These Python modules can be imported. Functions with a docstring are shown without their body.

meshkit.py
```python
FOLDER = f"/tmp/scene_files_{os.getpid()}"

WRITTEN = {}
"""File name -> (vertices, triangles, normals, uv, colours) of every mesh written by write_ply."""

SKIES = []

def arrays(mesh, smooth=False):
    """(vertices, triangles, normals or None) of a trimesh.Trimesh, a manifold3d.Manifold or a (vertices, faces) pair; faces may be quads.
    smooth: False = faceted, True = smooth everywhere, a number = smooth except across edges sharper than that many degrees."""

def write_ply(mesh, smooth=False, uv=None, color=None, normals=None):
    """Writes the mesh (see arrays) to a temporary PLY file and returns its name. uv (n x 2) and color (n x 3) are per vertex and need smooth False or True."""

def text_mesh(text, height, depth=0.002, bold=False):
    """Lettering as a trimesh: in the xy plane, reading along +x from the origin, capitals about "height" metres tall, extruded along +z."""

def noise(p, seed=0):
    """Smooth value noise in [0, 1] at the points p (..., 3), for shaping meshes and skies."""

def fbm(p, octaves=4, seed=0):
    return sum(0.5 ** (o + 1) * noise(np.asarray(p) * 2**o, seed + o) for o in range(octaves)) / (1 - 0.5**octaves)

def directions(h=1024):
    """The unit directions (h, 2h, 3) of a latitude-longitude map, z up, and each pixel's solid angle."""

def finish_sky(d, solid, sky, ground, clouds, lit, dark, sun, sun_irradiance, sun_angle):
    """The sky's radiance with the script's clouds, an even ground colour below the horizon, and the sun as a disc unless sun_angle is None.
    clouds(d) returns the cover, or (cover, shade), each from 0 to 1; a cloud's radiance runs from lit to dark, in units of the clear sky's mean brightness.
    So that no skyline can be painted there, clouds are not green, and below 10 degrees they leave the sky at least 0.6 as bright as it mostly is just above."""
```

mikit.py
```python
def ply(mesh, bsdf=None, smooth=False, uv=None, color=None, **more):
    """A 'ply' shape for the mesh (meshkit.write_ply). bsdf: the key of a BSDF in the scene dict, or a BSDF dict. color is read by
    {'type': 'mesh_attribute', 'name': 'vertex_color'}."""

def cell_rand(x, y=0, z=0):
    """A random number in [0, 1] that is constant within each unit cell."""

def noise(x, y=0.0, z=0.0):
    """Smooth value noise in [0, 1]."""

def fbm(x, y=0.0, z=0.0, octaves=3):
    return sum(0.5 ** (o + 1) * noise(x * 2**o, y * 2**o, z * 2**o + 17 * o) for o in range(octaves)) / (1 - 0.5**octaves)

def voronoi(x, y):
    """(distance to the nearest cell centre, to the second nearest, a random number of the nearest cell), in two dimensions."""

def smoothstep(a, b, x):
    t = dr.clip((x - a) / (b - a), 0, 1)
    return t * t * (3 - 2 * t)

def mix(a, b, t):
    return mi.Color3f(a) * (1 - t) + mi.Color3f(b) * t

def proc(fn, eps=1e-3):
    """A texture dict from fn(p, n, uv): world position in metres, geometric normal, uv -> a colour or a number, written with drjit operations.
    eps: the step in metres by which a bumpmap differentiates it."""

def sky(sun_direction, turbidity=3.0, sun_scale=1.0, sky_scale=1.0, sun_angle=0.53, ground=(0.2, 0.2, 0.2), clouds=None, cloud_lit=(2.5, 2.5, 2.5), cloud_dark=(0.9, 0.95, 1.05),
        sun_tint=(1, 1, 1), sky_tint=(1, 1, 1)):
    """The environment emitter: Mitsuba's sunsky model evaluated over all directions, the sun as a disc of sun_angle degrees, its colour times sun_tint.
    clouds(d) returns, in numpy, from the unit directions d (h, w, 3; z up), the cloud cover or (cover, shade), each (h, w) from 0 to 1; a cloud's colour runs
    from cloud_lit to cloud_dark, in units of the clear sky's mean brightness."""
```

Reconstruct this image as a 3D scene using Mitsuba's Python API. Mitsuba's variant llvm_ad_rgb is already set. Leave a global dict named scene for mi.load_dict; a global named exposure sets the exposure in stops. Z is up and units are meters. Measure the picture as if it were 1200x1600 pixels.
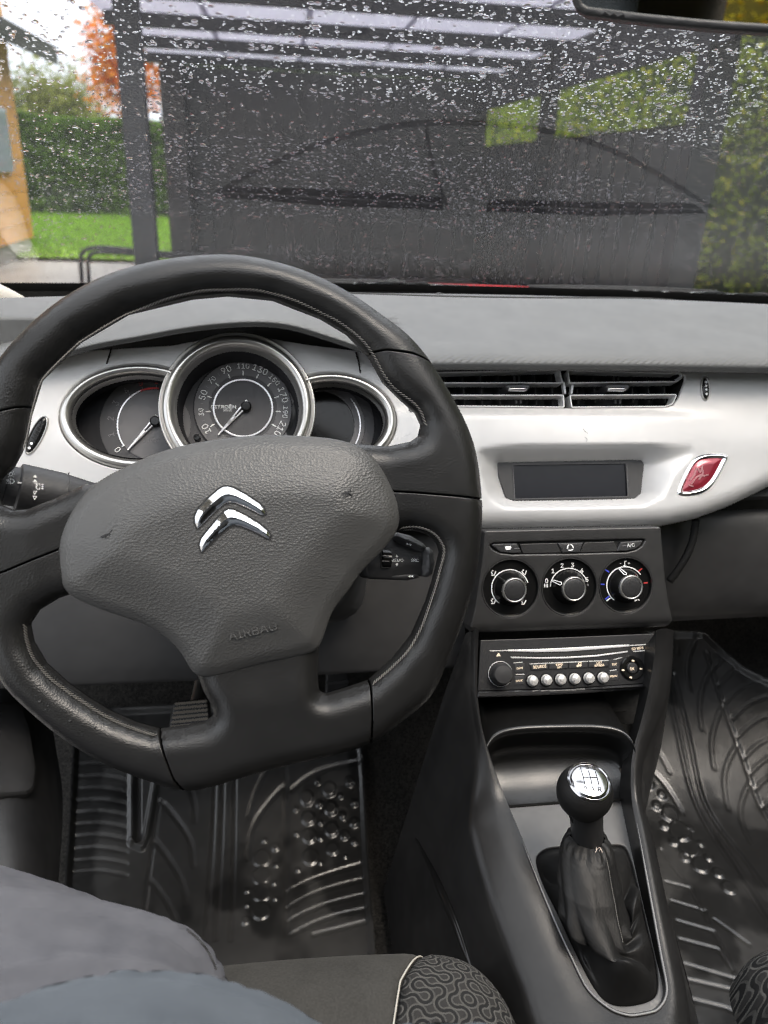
import math, numpy as np, trimesh, shapely, mitsuba as mi, drjit as dr, mikit, meshkit
from shapely.geometry import Polygon, LineString, Point, MultiPolygon
from shapely.ops import unary_union
from scipy.spatial import Delaunay
from scipy.interpolate import CubicSpline, PchipInterpolator
T = mi.ScalarTransform4f
rng = np.random.default_rng(7)
scene, labels = {}, {}
# ---------------------------------------------------------------- camera, sky, exposure
FOC = 1202.0                                     # focal length in pixels of the 1200 x 1600 photograph
PIT, YAW, ROL = np.radians([24.0, 8.3, 2.4])     # the car's own axes: x right, y forward, z up
CAM = np.array([0, 0, 1.2])
FWD = np.array([np.sin(YAW) * np.cos(PIT), np.cos(YAW) * np.cos(PIT), -np.sin(PIT)])
_r = np.array([np.cos(YAW), -np.sin(YAW), 0]); _u = np.cross(_r, FWD)
CR = np.cos(ROL) * _r + np.sin(ROL) * _u
CU = -np.sin(ROL) * _r + np.cos(ROL) * _u
scene['camera'] = {'type': 'thinlens', 'fov': 2 * math.degrees(math.atan(600 / FOC)), 'fov_axis': 'x', 'near_clip': 0.02, 'far_clip': 400.0,
                   'aperture_radius': 0.0023, 'focus_distance': 0.70,
                   'to_world': T().look_at(origin=CAM.tolist(), target=(CAM + FWD).tolist(), up=CU.tolist())}
SUN = (0.25, -0.35, 0.9)
scene['sky_light'] = mikit.sky(SUN, turbidity=4, sun_scale=0.2, sun_angle=25, clouds=lambda d: (np.ones(d.shape[:2]), 1 - np.clip(d[..., 2], 0, 1) ** .8), ground=(0.15, 0.15, 0.15), sun_tint=(0.92, 0.97, 1.06), cloud_lit=(2.42, 2.5, 2.62), cloud_dark=(0.88, 0.95, 1.06))
exposure = 3.65
# ---------------------------------------------------------------- helpers
def add(key, mesh, bsdf, smooth=35, **more):
    k, n = key, 0
    while k in scene:
        n += 1; k = f'{key}_{n:03d}'
    scene[k] = mikit.ply(mesh, bsdf, smooth, **more)
    return k
def new(key, label, cat, group=None, kind=None):
    k, n = key, 0
    while k in labels or k in scene:
        n += 1; k = f'{key}_{n:03d}'
    labels[k] = {'label': label, 'category': cat}
    if group: labels[k]['group'] = group
    if kind: labels[k]['kind'] = kind
    return k
def note(k, label): labels[k] = {'label': label}
def setting(k): labels[k] = {'kind': 'structure'}
def cat(*ms): return trimesh.util.concatenate([m for m in ms if m is not None and len(m.faces)])
def tm(v, f): return trimesh.Trimesh(np.asarray(v, float), np.asarray(f, int), process=False)
def ray(px, py): return FWD + (px - 600) / FOC * CR + (800 - py) / FOC * CU
def on_z(px, py, z): d = ray(px, py); return CAM + d * ((z - CAM[2]) / d[2])
def on_y(px, py, y): d = ray(px, py); return CAM + d * (y / d[1])
def on_x(px, py, x): d = ray(px, py); return CAM + d * (x / d[0])
def deep(px, py, t): return CAM + ray(px, py) * t
def unit(a): a = np.asarray(a, float); return a / np.linalg.norm(a)
def sstep(a, b, x): t = np.clip((x - a) / (b - a), 0, 1); return t * t * (3 - 2 * t)

class Frame:
    """A working plane: origin o, normal n (towards the driver), u along the car's right, v up the plane."""
    def __init__(s, o, n, u=(1, 0, 0)):
        s.o, s.n = np.asarray(o, float), unit(n)
        u = np.asarray(u, float); s.u = unit(u - (u @ s.n) * s.n); s.v = np.cross(s.n, s.u)
    def uv(s, px, py, w=0.0):
        d = ray(px, py); t = ((s.o + w * s.n - CAM) @ s.n) / (d @ s.n); p = CAM + d * t - s.o
        return np.array([p @ s.u, p @ s.v])
    def uvs(s, pts, w=0.0): return np.array([s.uv(x, y, w) for x, y in pts])
    def poly(s, pts, w=0.0, smooth=0, rnd=0):
        q = s.uvs(pts, w)
        if smooth: q = spline(q, smooth)
        p = Polygon(q).buffer(0)
        if rnd: p = p.buffer(-rnd).buffer(2 * rnd).buffer(-rnd)
        return p
    def at(s, u, v, w=0.0):
        u, v, w = np.broadcast_arrays(np.asarray(u, float), v, w)
        return s.o + u[..., None] * s.u + v[..., None] * s.v + w[..., None] * s.n
    def p(s, px, py, w=0.0): return s.at(*s.uv(px, py, w), w)
    def k(s, px, py, w=0.0): return np.linalg.norm(s.uv(px + 1, py, w) - s.uv(px, py, w))   # metres in one photo pixel there
    def moved(s, w): return Frame(s.o + w * s.n, s.n, s.u)

def spline(q, n=120, closed=True):
    q = np.asarray(q, float)
    if closed:
        q = np.vstack([q, q[:1]])
    t = np.r_[0, np.cumsum(np.sqrt(np.linalg.norm(np.diff(q, axis=0), axis=1)))]
    c = CubicSpline(t, q, bc_type='periodic' if closed else 'natural')
    return c(np.linspace(0, t[-1], n + closed))[: n]
def resample(q, n, closed=False):
    q = np.asarray(q, float)
    if closed: q = np.vstack([q, q[:1]])
    t = np.r_[0, np.cumsum(np.linalg.norm(np.diff(q, axis=0), axis=1))]
    x = np.linspace(0, t[-1], n + closed)[:n]
    return np.stack([np.interp(x, t, q[:, k]) for k in range(q.shape[1])], 1)

def edges_of(poly):
    polys = getattr(poly, 'geoms', [poly]); out = []
    for p in polys:
        for r in [p.exterior, *p.interiors]: out.append(np.array(r.coords)[:-1])
    return out
def fill(poly, res, rings=()):
    pts = []
    for o in (0.0, *rings):
        q = poly.buffer(-o) if o else poly
        if q.is_empty: continue
        for r in edges_of(shapely.segmentize(q, res)): pts.append(r)
    far = poly.buffer(-(max(rings, default=0) + 0.45 * res))
    if not far.is_empty:
        x0, y0, x1, y1 = far.bounds
        gx, gy = np.meshgrid(np.arange(x0, x1 + res, res), np.arange(y0, y1 + res, res * 0.87))
        gx = gx + (np.arange(len(gx)) % 2 * 0.5 * res)[:, None]
        g = np.stack([gx.ravel(), gy.ravel()], 1)
        shapely.prepare(far)
        pts.append(g[shapely.contains_xy(far, g[:, 0], g[:, 1])])
    p = np.vstack(pts)
    p = p[np.unique(np.round(p, 6), axis=0, return_index=True)[1]]
    c0 = p.mean(0)
    f = Delaunay((p - c0) * 1000).simplices
    c = p[f].mean(1); shapely.prepare(poly)
    f = f[shapely.contains_xy(poly, c[:, 0], c[:, 1])]
    a, b = p[f[:, 1]] - p[f[:, 0]], p[f[:, 2]] - p[f[:, 0]]
    ar = a[:, 0] * b[:, 1] - a[:, 1] * b[:, 0]
    f = np.where((ar < 0)[:, None], f[:, ::-1], f)[np.abs(ar) > 1e-13]
    return p, f
def edge_dist(poly, p): return shapely.distance(shapely.points(p), poly.boundary)
def relief(fr, poly, w=0.0, res=0.006, back=-0.01, edge=0.0015, skirt=True, dist=None, curve=None):
    """A raised plate over an outline of the plane: its front at height w (number or function of u, v, distance to the edge), edges rounded, sides down to back."""
    ms = []
    for P in getattr(poly, 'geoms', [poly]):
        if P.is_empty or P.area < 1e-9: continue
        rings = [edge * k for k in (0.08, 0.3, 0.62, 1.0)] if edge else []
        p, f = fill(P, res, rings)
        d = edge_dist(P, p)
        h = np.full(len(p), float(w)) if np.isscalar(w) else w(p[:, 0], p[:, 1], d if dist is None else edge_dist(dist, p))
        if edge:
            x = np.clip(edge - d, 0, edge); h = h - (edge - np.sqrt(np.maximum(edge * edge - x * x, 0)))
        add_w = 0 if curve is None else curve(p[:, 0], p[:, 1])
        V, Fc = [fr.at(p[:, 0], p[:, 1], h + add_w)], [f]
        if skirt:
            e = np.vstack([f[:, [0, 1]], f[:, [1, 2]], f[:, [2, 0]]])
            s = np.sort(e, 1); _, inv, cnt = np.unique(s, axis=0, return_inverse=True, return_counts=True)
            e = e[cnt[inv.ravel()] == 1]; n = len(p); m = len(e)
            bk = np.full(len(p), float(back)) if np.isscalar(back) else back(p[:, 0], p[:, 1])
            bot = fr.at(p[:, 0], p[:, 1], np.minimum(bk, h) + add_w)
            V += [V[0][e[:, 0]], V[0][e[:, 1]], bot[e[:, 0]], bot[e[:, 1]]]
            i = np.arange(m); A, B, A2, B2 = n + i, n + m + i, n + 2 * m + i, n + 3 * m + i
            Fc += [np.stack([A, A2, B], 1), np.stack([B, A2, B2], 1)]
        ms.append(tm(np.vstack(V), np.vstack(Fc)))
    out = cat(*ms)
    if skirt: out.merge_vertices(digits_vertex=7)
    return out
def tube(path, r, n=10, closed=False, caps=True, flat=1.0, up=None):
    p = np.asarray(path, float); m = len(p); r = np.broadcast_to(np.asarray(r, float), (m,))
    t = np.gradient(p, axis=0) if not closed else np.roll(p, -1, 0) - np.roll(p, 1, 0)
    t /= np.linalg.norm(t, axis=1, keepdims=True) + 1e-12
    a = np.zeros_like(p)
    x = np.cross(t[0], [0.3, 0.5, 0.81] if up is None else up); a[0] = unit(x)
    for i in range(1, m):
        x = a[i - 1] - (a[i - 1] @ t[i]) * t[i]; a[i] = unit(x)
    if up is not None:
        x = np.cross(t, up); a = x / np.linalg.norm(x, axis=1, keepdims=True)
    b = np.cross(t, a); th = np.arange(n) * 2 * np.pi / n
    V = p[:, None] + r[:, None, None] * (np.cos(th)[None, :, None] * a[:, None] + flat * np.sin(th)[None, :, None] * b[:, None])
    return loft(V, closed_v=True, closed_u=closed, caps=caps and not closed)
def loft(V, closed_v=False, closed_u=False, caps=False):
    V = np.asarray(V, float); m, n = V.shape[:2]
    i, j = np.meshgrid(np.arange(m if closed_u else m - 1), np.arange(n if closed_v else n - 1), indexing='ij')
    i2, j2 = (i + 1) % m, (j + 1) % n
    a, b, c, d = (x.ravel() for x in (i * n + j, i2 * n + j, i2 * n + j2, i * n + j2))
    f = np.vstack([np.stack([a, b, c], 1), np.stack([a, c, d], 1)]); v = V.reshape(-1, 3)
    if caps:
        k = len(v); v = np.vstack([v, V[0].mean(0), V[-1].mean(0)]); r = np.arange(n if closed_v else n - 1)
        f = np.vstack([f, np.stack([r, (r + 1) % n, r * 0 + k], 1), np.stack([(m - 1) * n + (r + 1) % n, (m - 1) * n + r, r * 0 + k + 1], 1)])
    return tm(v, f)
def smooth_rows(V, m, n):
    """A control net of points, splined to m x n."""
    V = np.asarray(V, float)
    for ax, k in ((0, m), (1, n)):
        s = np.arange(V.shape[ax]); V = (CubicSpline if V.shape[ax] > 3 else PchipInterpolator)(s, V, axis=ax)(np.linspace(0, s[-1], k))
    return V
def ring(fr, curve, sec, closed=True):
    """Sweeps the section [(offset outwards, height)] along a curve of the plane."""
    q = np.asarray(curve, float)
    t = (np.roll(q, -1, 0) - np.roll(q, 1, 0)) if closed else np.gradient(q, axis=0)
    t /= np.linalg.norm(t, axis=1, keepdims=True) + 1e-12
    nrm = np.stack([t[:, 1], -t[:, 0]], 1)
    if closed and np.sum(q[:, 0] * np.roll(q[:, 1], -1) - q[:, 1] * np.roll(q[:, 0], -1)) < 0: nrm = -nrm
    V = np.stack([fr.at(q[:, 0] + o * nrm[:, 0], q[:, 1] + o * nrm[:, 1], w) for o, w in sec], 1)
    return loft(V, closed_u=closed)
def lathe(prof, o, axis, n=48, ph=0):
    ax = unit(axis); a = unit(np.cross(ax, [0.2, 0.9, 0.1] if abs(ax[1]) < 0.9 else [1, 0, 0])); b = np.cross(ax, a); th = np.arange(n) * 2 * np.pi / n
    P = np.array(prof, float)
    V = np.asarray(o) + P[:, None, 1:2] * ax + P[:, None, :1] * (np.cos(th)[None, :, None] * a + np.sin(th)[None, :, None] * b)
    return loft(V, closed_v=True)
def box(a, b):
    m = trimesh.creation.box(extents=np.abs(np.asarray(b, float) - a)); m.apply_translation((np.asarray(a, float) + b) / 2); return m
def rbox(fr, u0, u1, v0, v1, w0, w1, r=0.002, res=0.01):
    P = Polygon([(u0, v0), (u1, v0), (u1, v1), (u0, v1)])
    rr = min(r, 0.45 * min(u1 - u0, v1 - v0))
    return relief(fr, P.buffer(-rr).buffer(rr, quad_segs=4), w1, res, w0, rr * 0.7)
def circle(c, r, n=64, ry=None, rot=0.0):
    th = np.arange(n) * 2 * np.pi / n; x, y = r * np.cos(th), (ry or r) * np.sin(th)
    return np.stack([c[0] + x * np.cos(rot) - y * np.sin(rot), c[1] + x * np.sin(rot) + y * np.cos(rot)], 1)
def lettering(fr, s, px, py, hpx, rot=0.0, w=0.0, depth=0.0003, bold=False, squeeze=1.0):
    """Raised or printed characters on a plane, centred on where the photo shows them."""
    m = meshkit.text_mesh(s, 1.0, 1.0, bold); v = m.vertices.copy(); c = (m.bounds[0] + m.bounds[1]) / 2
    k = fr.k(px, py, w) * hpx; x, y = (v[:, 0] - c[0]) * k * squeeze, (v[:, 1] - c[1]) * k; a = math.radians(rot)
    u, vv = fr.uv(px, py, w)
    return tm(fr.at(u + x * np.cos(a) - y * np.sin(a), vv + x * np.sin(a) + y * np.cos(a), w + v[:, 2] * depth), m.faces)
def stroke(fr, pts, wpx, w=0.0, h=0.0003, closed=False, smooth=0):
    """A printed or raised line through photo points."""
    q = fr.uvs(pts, w)
    if smooth: q = spline(q, smooth, closed)
    if closed: q = np.vstack([q, q[:1]])
    k = fr.k(*np.mean(pts, 0), w)
    return relief(fr, LineString(q).buffer(wpx * k / 2, cap_style='round', quad_segs=3), w + h, 0.004, w - 0.0003, 0)

# ---------------------------------------------------------------- materials
def mat(name, color, rough=0.5, metal=0.0, spec=0.5, bump=None, scale=1.0, clear=0.0, eps=0.0004, sheen=0.0):
    c = mikit.proc(color) if callable(color) else {'type': 'mesh_attribute', 'name': 'vertex_color'} if color == 'vc' else {'type': 'rgb', 'value': list(color) if np.ndim(color) else [color] * 3}
    r = mikit.proc(rough) if callable(rough) else rough
    b = {'type': 'principled', 'base_color': c, 'roughness': r, 'metallic': metal, 'specular': spec}
    if clear: b |= {'clearcoat': clear, 'clearcoat_gloss': 0.9}
    if sheen: b['sheen'] = sheen
    if bump is not None: b = {'type': 'bumpmap', 'arbitrary': mikit.proc(bump, eps), 'scale': scale, 'nested': b}
    scene[name] = {'type': 'twosided', 'nested': b}
N3, FB, VO, SS, MX = mikit.noise, mikit.fbm, mikit.voronoi, mikit.smoothstep, mikit.mix
# ---------------------------------------------------------------- ground and everything outside the car
mat('lawn_mat', lambda p, n, uv: MX((0.16, 0.29, 0.03), (0.24, 0.37, 0.05), FB(p.x * 3, p.y * 3)), 0.8, spec=0.2)
mat('paving_mat', lambda p, n, uv: MX((0.20, 0.19, 0.175), (0.32, 0.31, 0.29), FB(p.x * 2, p.y * 2) * 0.7 + 0.3 * N3(p.x * 60, p.y * 60)), 0.45)
mat('wet_gravel', lambda p, n, uv: MX((0.10, 0.095, 0.085), (0.22, 0.21, 0.19), N3(p.x * 40, p.y * 40)), 0.5)
scene['leaf_vc'] = {'type': 'principledthin', 'base_color': {'type': 'mesh_attribute', 'name': 'vertex_color'}, 'roughness': 0.5, 'diff_trans': 0.9}
mat('bark', lambda p, n, uv: MX((0.05, 0.04, 0.03), (0.11, 0.09, 0.07), FB(p.x * 30, p.y * 30, p.z * 6)), 0.9)
mat('black_board', lambda p, n, uv: MX((0.034, 0.037, 0.040), (0.058, 0.062, 0.066), FB(p.x * 12, p.y * 3, p.z * 1.2)), 0.55)
mat('black_post', lambda p, n, uv: MX((0.022, 0.024, 0.029), (0.038, 0.041, 0.047), FB(p.x * 9, p.y * 9, p.z * 2)), 0.5)
mat('orange_wood', lambda p, n, uv: MX((0.44, 0.18, 0.035), (0.60, 0.29, 0.08), FB(p.x * 2 + 3, p.y * 2, p.z * 14)), 0.6)
mat('roof_dark', 0.04, 0.7)
mat('window_grey', (0.25, 0.28, 0.32), 0.1, spec=0.8)
mat('white_trim', 0.7, 0.5)
scene['milky_sheet'] = {'type': 'principledthin', 'base_color': {'type': 'rgb', 'value': [0.62, 0.62, 0.68]}, 'diff_trans': 1.3, 'roughness': 0.4}

xs = np.r_[np.linspace(-150, -12, 8), np.linspace(-10, 10, 21), np.linspace(12, 150, 8)]; ys = np.r_[np.linspace(-150, -12, 6), np.linspace(-10, 30, 41), np.linspace(34, 250, 8)]
gx, gy = np.meshgrid(xs, ys)
add('ground', loft(np.stack([gx, gy, gx * 0], -1)), 'wet_gravel', True); setting('ground')
add('paving', loft([[[-14, -2.0, 0.004], [-14, 10.4, 0.004]], [[-1.5, -2.0, 0.004], [-1.5, 10.4, 0.004]]]), 'paving_mat', False); setting('paving')
lx, ly = np.meshgrid(np.linspace(-34, 3.0, 60), np.linspace(10.4, 40, 50))
add('lawn', loft(np.stack([lx, ly, 0.03 + 0.03 * meshkit.fbm(np.stack([lx, ly, lx * 0], -1) * 0.8)], -1)), 'lawn_mat', True); setting('lawn')
# grass: short blades as one mass
def blades(n, x0, x1, y0, y1, h):
    p = np.stack([rng.uniform(x0, x1, n), rng.uniform(y0, y1, n), np.full(n, 0.03)], 1); a = rng.uniform(0, 6.28, n)
    d = np.stack([np.cos(a), np.sin(a), a * 0], 1) * 0.012; tip = p + np.stack([rng.normal(0, 0.02, n), rng.normal(0, 0.02, n), h * rng.uniform(0.5, 1.2, n)], 1)
    V = np.stack([p - d, p + d, tip], 1).reshape(-1, 3); col = np.repeat(np.array([0.19, 0.32, 0.04]) * rng.uniform(0.6, 1.5, (n, 1)), 3, 0)
    return tm(V, np.arange(3 * n).reshape(-1, 3)), col
m, c = blades(40000, -8, -1, 10.4, 19, 0.09)
add('grass', m, 'leaf_vc', False, color=c); labels['grass'] = {'label': 'bright green wet lawn grass in front of the clipped hedge', 'category': 'grass', 'kind': 'stuff'}

def leaf_mass(n, place, size, c0, c1, flat=0.0, tip=None, tipf=0.0, up=0.35):
    """n small leaves where place(n) puts them: (mesh, colours)."""
    p = place(n); n = len(p)
    a = rng.normal(0, 1, (n, 3)); a[:, 2] *= 0.6; a /= np.linalg.norm(a, axis=1, keepdims=True)
    b = np.cross(a, rng.normal(0, 1, (n, 3)) + [0, 0, up]); b /= np.linalg.norm(b, axis=1, keepdims=True) + 1e-9
    s = size * rng.uniform(0.6, 1.3, (n, 1))
    V = np.stack([p - a * s, p + b * s * 0.5, p + a * s, p - b * s * 0.5], 1).reshape(-1, 3)
    i = np.arange(n)[:, None] * 4; f = np.vstack([i + [0, 1, 2], i + [0, 2, 3]])
    t = rng.uniform(0, 1, (n, 1)); big = meshkit.fbm(p * 1.6, 2)[:, None]
    col = (np.array(c0) * (1 - t) + np.array(c1) * t) * (0.65 + 0.7 * big)
    if tip is not None:
        k = rng.uniform(0, 1, n) < tipf; col[k] = np.array(tip) * rng.uniform(0.7, 1.3, (k.sum(), 1))
    return tm(V, f), np.repeat(col, 4, 0)
def hedge(key, label, x0, x1, y0, y1, h, n, size, c0, c1, tip=None, tipf=0.0, core='hedge_core', group=None):
    t = new(key, label, 'hedge', group)
    def place(n):
        q = rng.uniform(0, 1, (n, 3)) * [x1 - x0, y1 - y0, h] + [x0, y0, 0]
        side = rng.integers(0, 3, n); dp = np.abs(rng.normal(0, 0.12, n))
        k = side == 0; q[k, 1] = np.where(rng.uniform(0, 1, k.sum()) < 0.7, y0 + dp[k], y1 - dp[k])
        k = side == 1; q[k, 0] = np.where(rng.uniform(0, 1, k.sum()) < 0.8, x0 + dp[k], x1 - dp[k])
        k = side == 2; q[k, 2] = h - dp[k]
        bumpy = meshkit.fbm(q * 1.3, 3) - 0.5
        q += bumpy[:, None] * [0.35, 0.35, 0.3]; q[:, 2] = np.maximum(q[:, 2], 0.02)
        return q
    m, c = leaf_mass(n, place, size, c0, c1, tip=tip, tipf=tipf); add(t + '__foliage', m, 'leaf_vc', False, color=c)
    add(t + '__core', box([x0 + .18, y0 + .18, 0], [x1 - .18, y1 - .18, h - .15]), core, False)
    return t
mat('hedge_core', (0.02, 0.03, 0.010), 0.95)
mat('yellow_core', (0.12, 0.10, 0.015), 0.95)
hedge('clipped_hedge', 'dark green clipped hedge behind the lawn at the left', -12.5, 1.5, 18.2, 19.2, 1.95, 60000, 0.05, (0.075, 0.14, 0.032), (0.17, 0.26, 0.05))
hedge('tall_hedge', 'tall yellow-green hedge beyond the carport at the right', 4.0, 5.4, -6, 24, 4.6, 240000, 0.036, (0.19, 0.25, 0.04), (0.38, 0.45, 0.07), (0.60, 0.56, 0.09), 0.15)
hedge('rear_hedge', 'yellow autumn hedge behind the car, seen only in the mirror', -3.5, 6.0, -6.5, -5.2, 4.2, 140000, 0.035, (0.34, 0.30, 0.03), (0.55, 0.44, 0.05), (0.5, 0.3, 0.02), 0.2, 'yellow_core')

def crown_points(c, r, clumps, spread):
    cs = rng.normal(0, 1, (clumps, 3)); cs /= np.linalg.norm(cs, axis=1, keepdims=True); cs = np.asarray(c) + cs * np.asarray(r) * rng.uniform(0.25, 0.95, (clumps, 1)); cs[:, 2] = np.maximum(cs[:, 2], 0.6)
    def place(n): return cs[rng.integers(0, clumps, n)] + rng.normal(0, spread, (n, 3))
    return cs, place
def tree(key, label, base, h, c, r, clumps, n, size, c0, c1, spread=0.35, group=None):
    t = new(key, label, 'tree', group); base = np.asarray(base, float)
    cs, place = crown_points(c, r, clumps, spread)
    m, col = leaf_mass(n, place, size, c0, c1); add(t + '__crown', m, 'leaf_vc', False, color=col)
    top = np.array([c[0], c[1], c[2] + r[2] * 0.6])
    w = np.linspace(0, 1, 9)[:, None]; path = base * (1 - w) + top * w + np.sin(w * 5) * [0.08, 0.05, 0]
    ms = [tube(path, np.linspace(0.16, 0.02, 9) * h / 5, 8)]
    for q in cs[:: max(1, clumps // 26)]:
        s = path[int(np.clip((q[2] - base[2]) / h * 6, 2, 7))]; ms.append(tube([s, (s + q) / 2 + [0, 0, 0.15], q], [0.045, 0.03, 0.01], 5))
    add(t + '__trunk', cat(*ms), 'bark', True)
    return t
def at_ground(px, py, y):
    p = on_y(px, py, y); return p
tp = on_y(190, 130, 23)
tree('orange_maple', 'small maple with orange and red autumn leaves behind the left post', (tp[0], 23, 0), 4, (tp[0] + 0.25, 23, 3.5), (1.05, 1.0, 2.0), 46, 4600, 0.085, (0.58, 0.12, 0.03), (0.62, 0.28, 0.05), 0.24)
tp = on_y(85, 185, 33)
tree('pale_tree', 'pale yellow-green bushy tree rising far behind the hedge', (tp[0], 33, 0), 4, (tp[0], 33, 2.6), (2.0, 1.5, 1.5), 60, 12000, 0.10, (0.16, 0.18, 0.06), (0.28, 0.28, 0.10), 0.4)
tp = on_y(380, 120, 30)
tree('round_tree', 'green tree standing behind the dark carport wall', (tp[0], 30, 0), 5, (tp[0], 30, 2.8), (2.2, 1.6, 1.4), 60, 9000, 0.11, (0.06, 0.09, 0.03), (0.12, 0.15, 0.04), 0.4)

# timber house at the left edge: its wall runs away from the driver
hp = on_z(56, 398, 0.0); hx, hy = hp[0], hp[1]
t = new('timber_house', 'orange timber clad house with a grey window at the left edge', 'house')
add(t + '__wall', box([hx - 6, 3.2, 0.0], [hx - 0.035, hy - 0.005, 4.2]), 'roof_dark', False)
bz = 0.22
for k in range(18):
    z = bz + k * 0.185
    add(t + '__wall__plank', box([hx - 0.03, 3.2, z], [hx + 0.004 * (k % 2), hy, z + 0.178]), 'orange_wood', False)
add(t + '__plinth', box([hx - 5, 3.2, 0], [hx - 0.03, hy - .01, bz - .01]), 'paving_mat', False)
ya, yb = on_x(-90, 200, hx)[1], on_x(6, 200, hx)[1]
zt, zb = on_x(15, 172, hx)[2], on_x(15, 268, hx)[2]
add(t + '__window', box([hx + .006, ya, zb], [hx + .05, yb, zt]), 'window_grey', False)
add(t + '__window__pane', box([hx + .051, ya + .07, zb + .07], [hx + .056, yb - .07, zt - .07]), 'window_grey', False)
e = on_x(90, 74, hx + 0.45)
add(t + '__roof', loft([[[e[0], e[1], e[2]], [e[0], 2.8, e[2]]], [[hx - 3.5, e[1], e[2] + 1.9], [hx - 3.5, 2.8, e[2] + 1.9]], [[hx - 3.5, e[1], e[2] + 1.7], [hx - 3.5, 2.8, e[2] + 1.7]], [[e[0] - .02, e[1], e[2] - .2], [e[0] - .02, 2.8, e[2] - .2]]], closed_u=True), 'roof_dark', False)

# carport: dark posts, boarded back wall, low side wall, roof of boards with milky strips between
GX = lambda y: (-0.69 - (y - 4.2) * 0.104, 1.93 + (y - 4.2) * 0.07)          # its left and right lines
YB, ZR = 9.6, 2.15
t = new('carport', 'dark boarded carport with slim posts and light strips in its roof', 'carport')
xl, xr = on_y(268, 200, YB)[0], on_y(748, 200, YB)[0]
nb = 17
for k in range(nb):
    x0, x1 = xl + (xr - xl) * k / nb, xl + (xr - xl) * (k + 1) / nb
    add(t + '__back_wall__board', box([x0 + .003, YB + 0.004 * (k % 3), 0], [x1 - .003, YB + 0.03, ZR - 0.02]), 'black_board', False)
add(t + '__back_wall', box([xl - .1, YB + 0.031, 0], [xr + .1, YB + 0.05, ZR - 0.02]), 'black_board', False)
def post(px0, px1, y, dy):
    a, b = on_y(px0, 250, y)[0], on_y(px1, 250, y)[0]
    add(t + '__post', box([a, y, 0], [b, y + dy, ZR - 0.02]), 'black_post', False)
post(196, 233, 4.6, 0.12); post(263, 293, 9.3, 0.25)
b0, b1 = on_z(1107, 70, 1.82), on_z(747, 175, 1.82); NY = b0[1]
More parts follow.
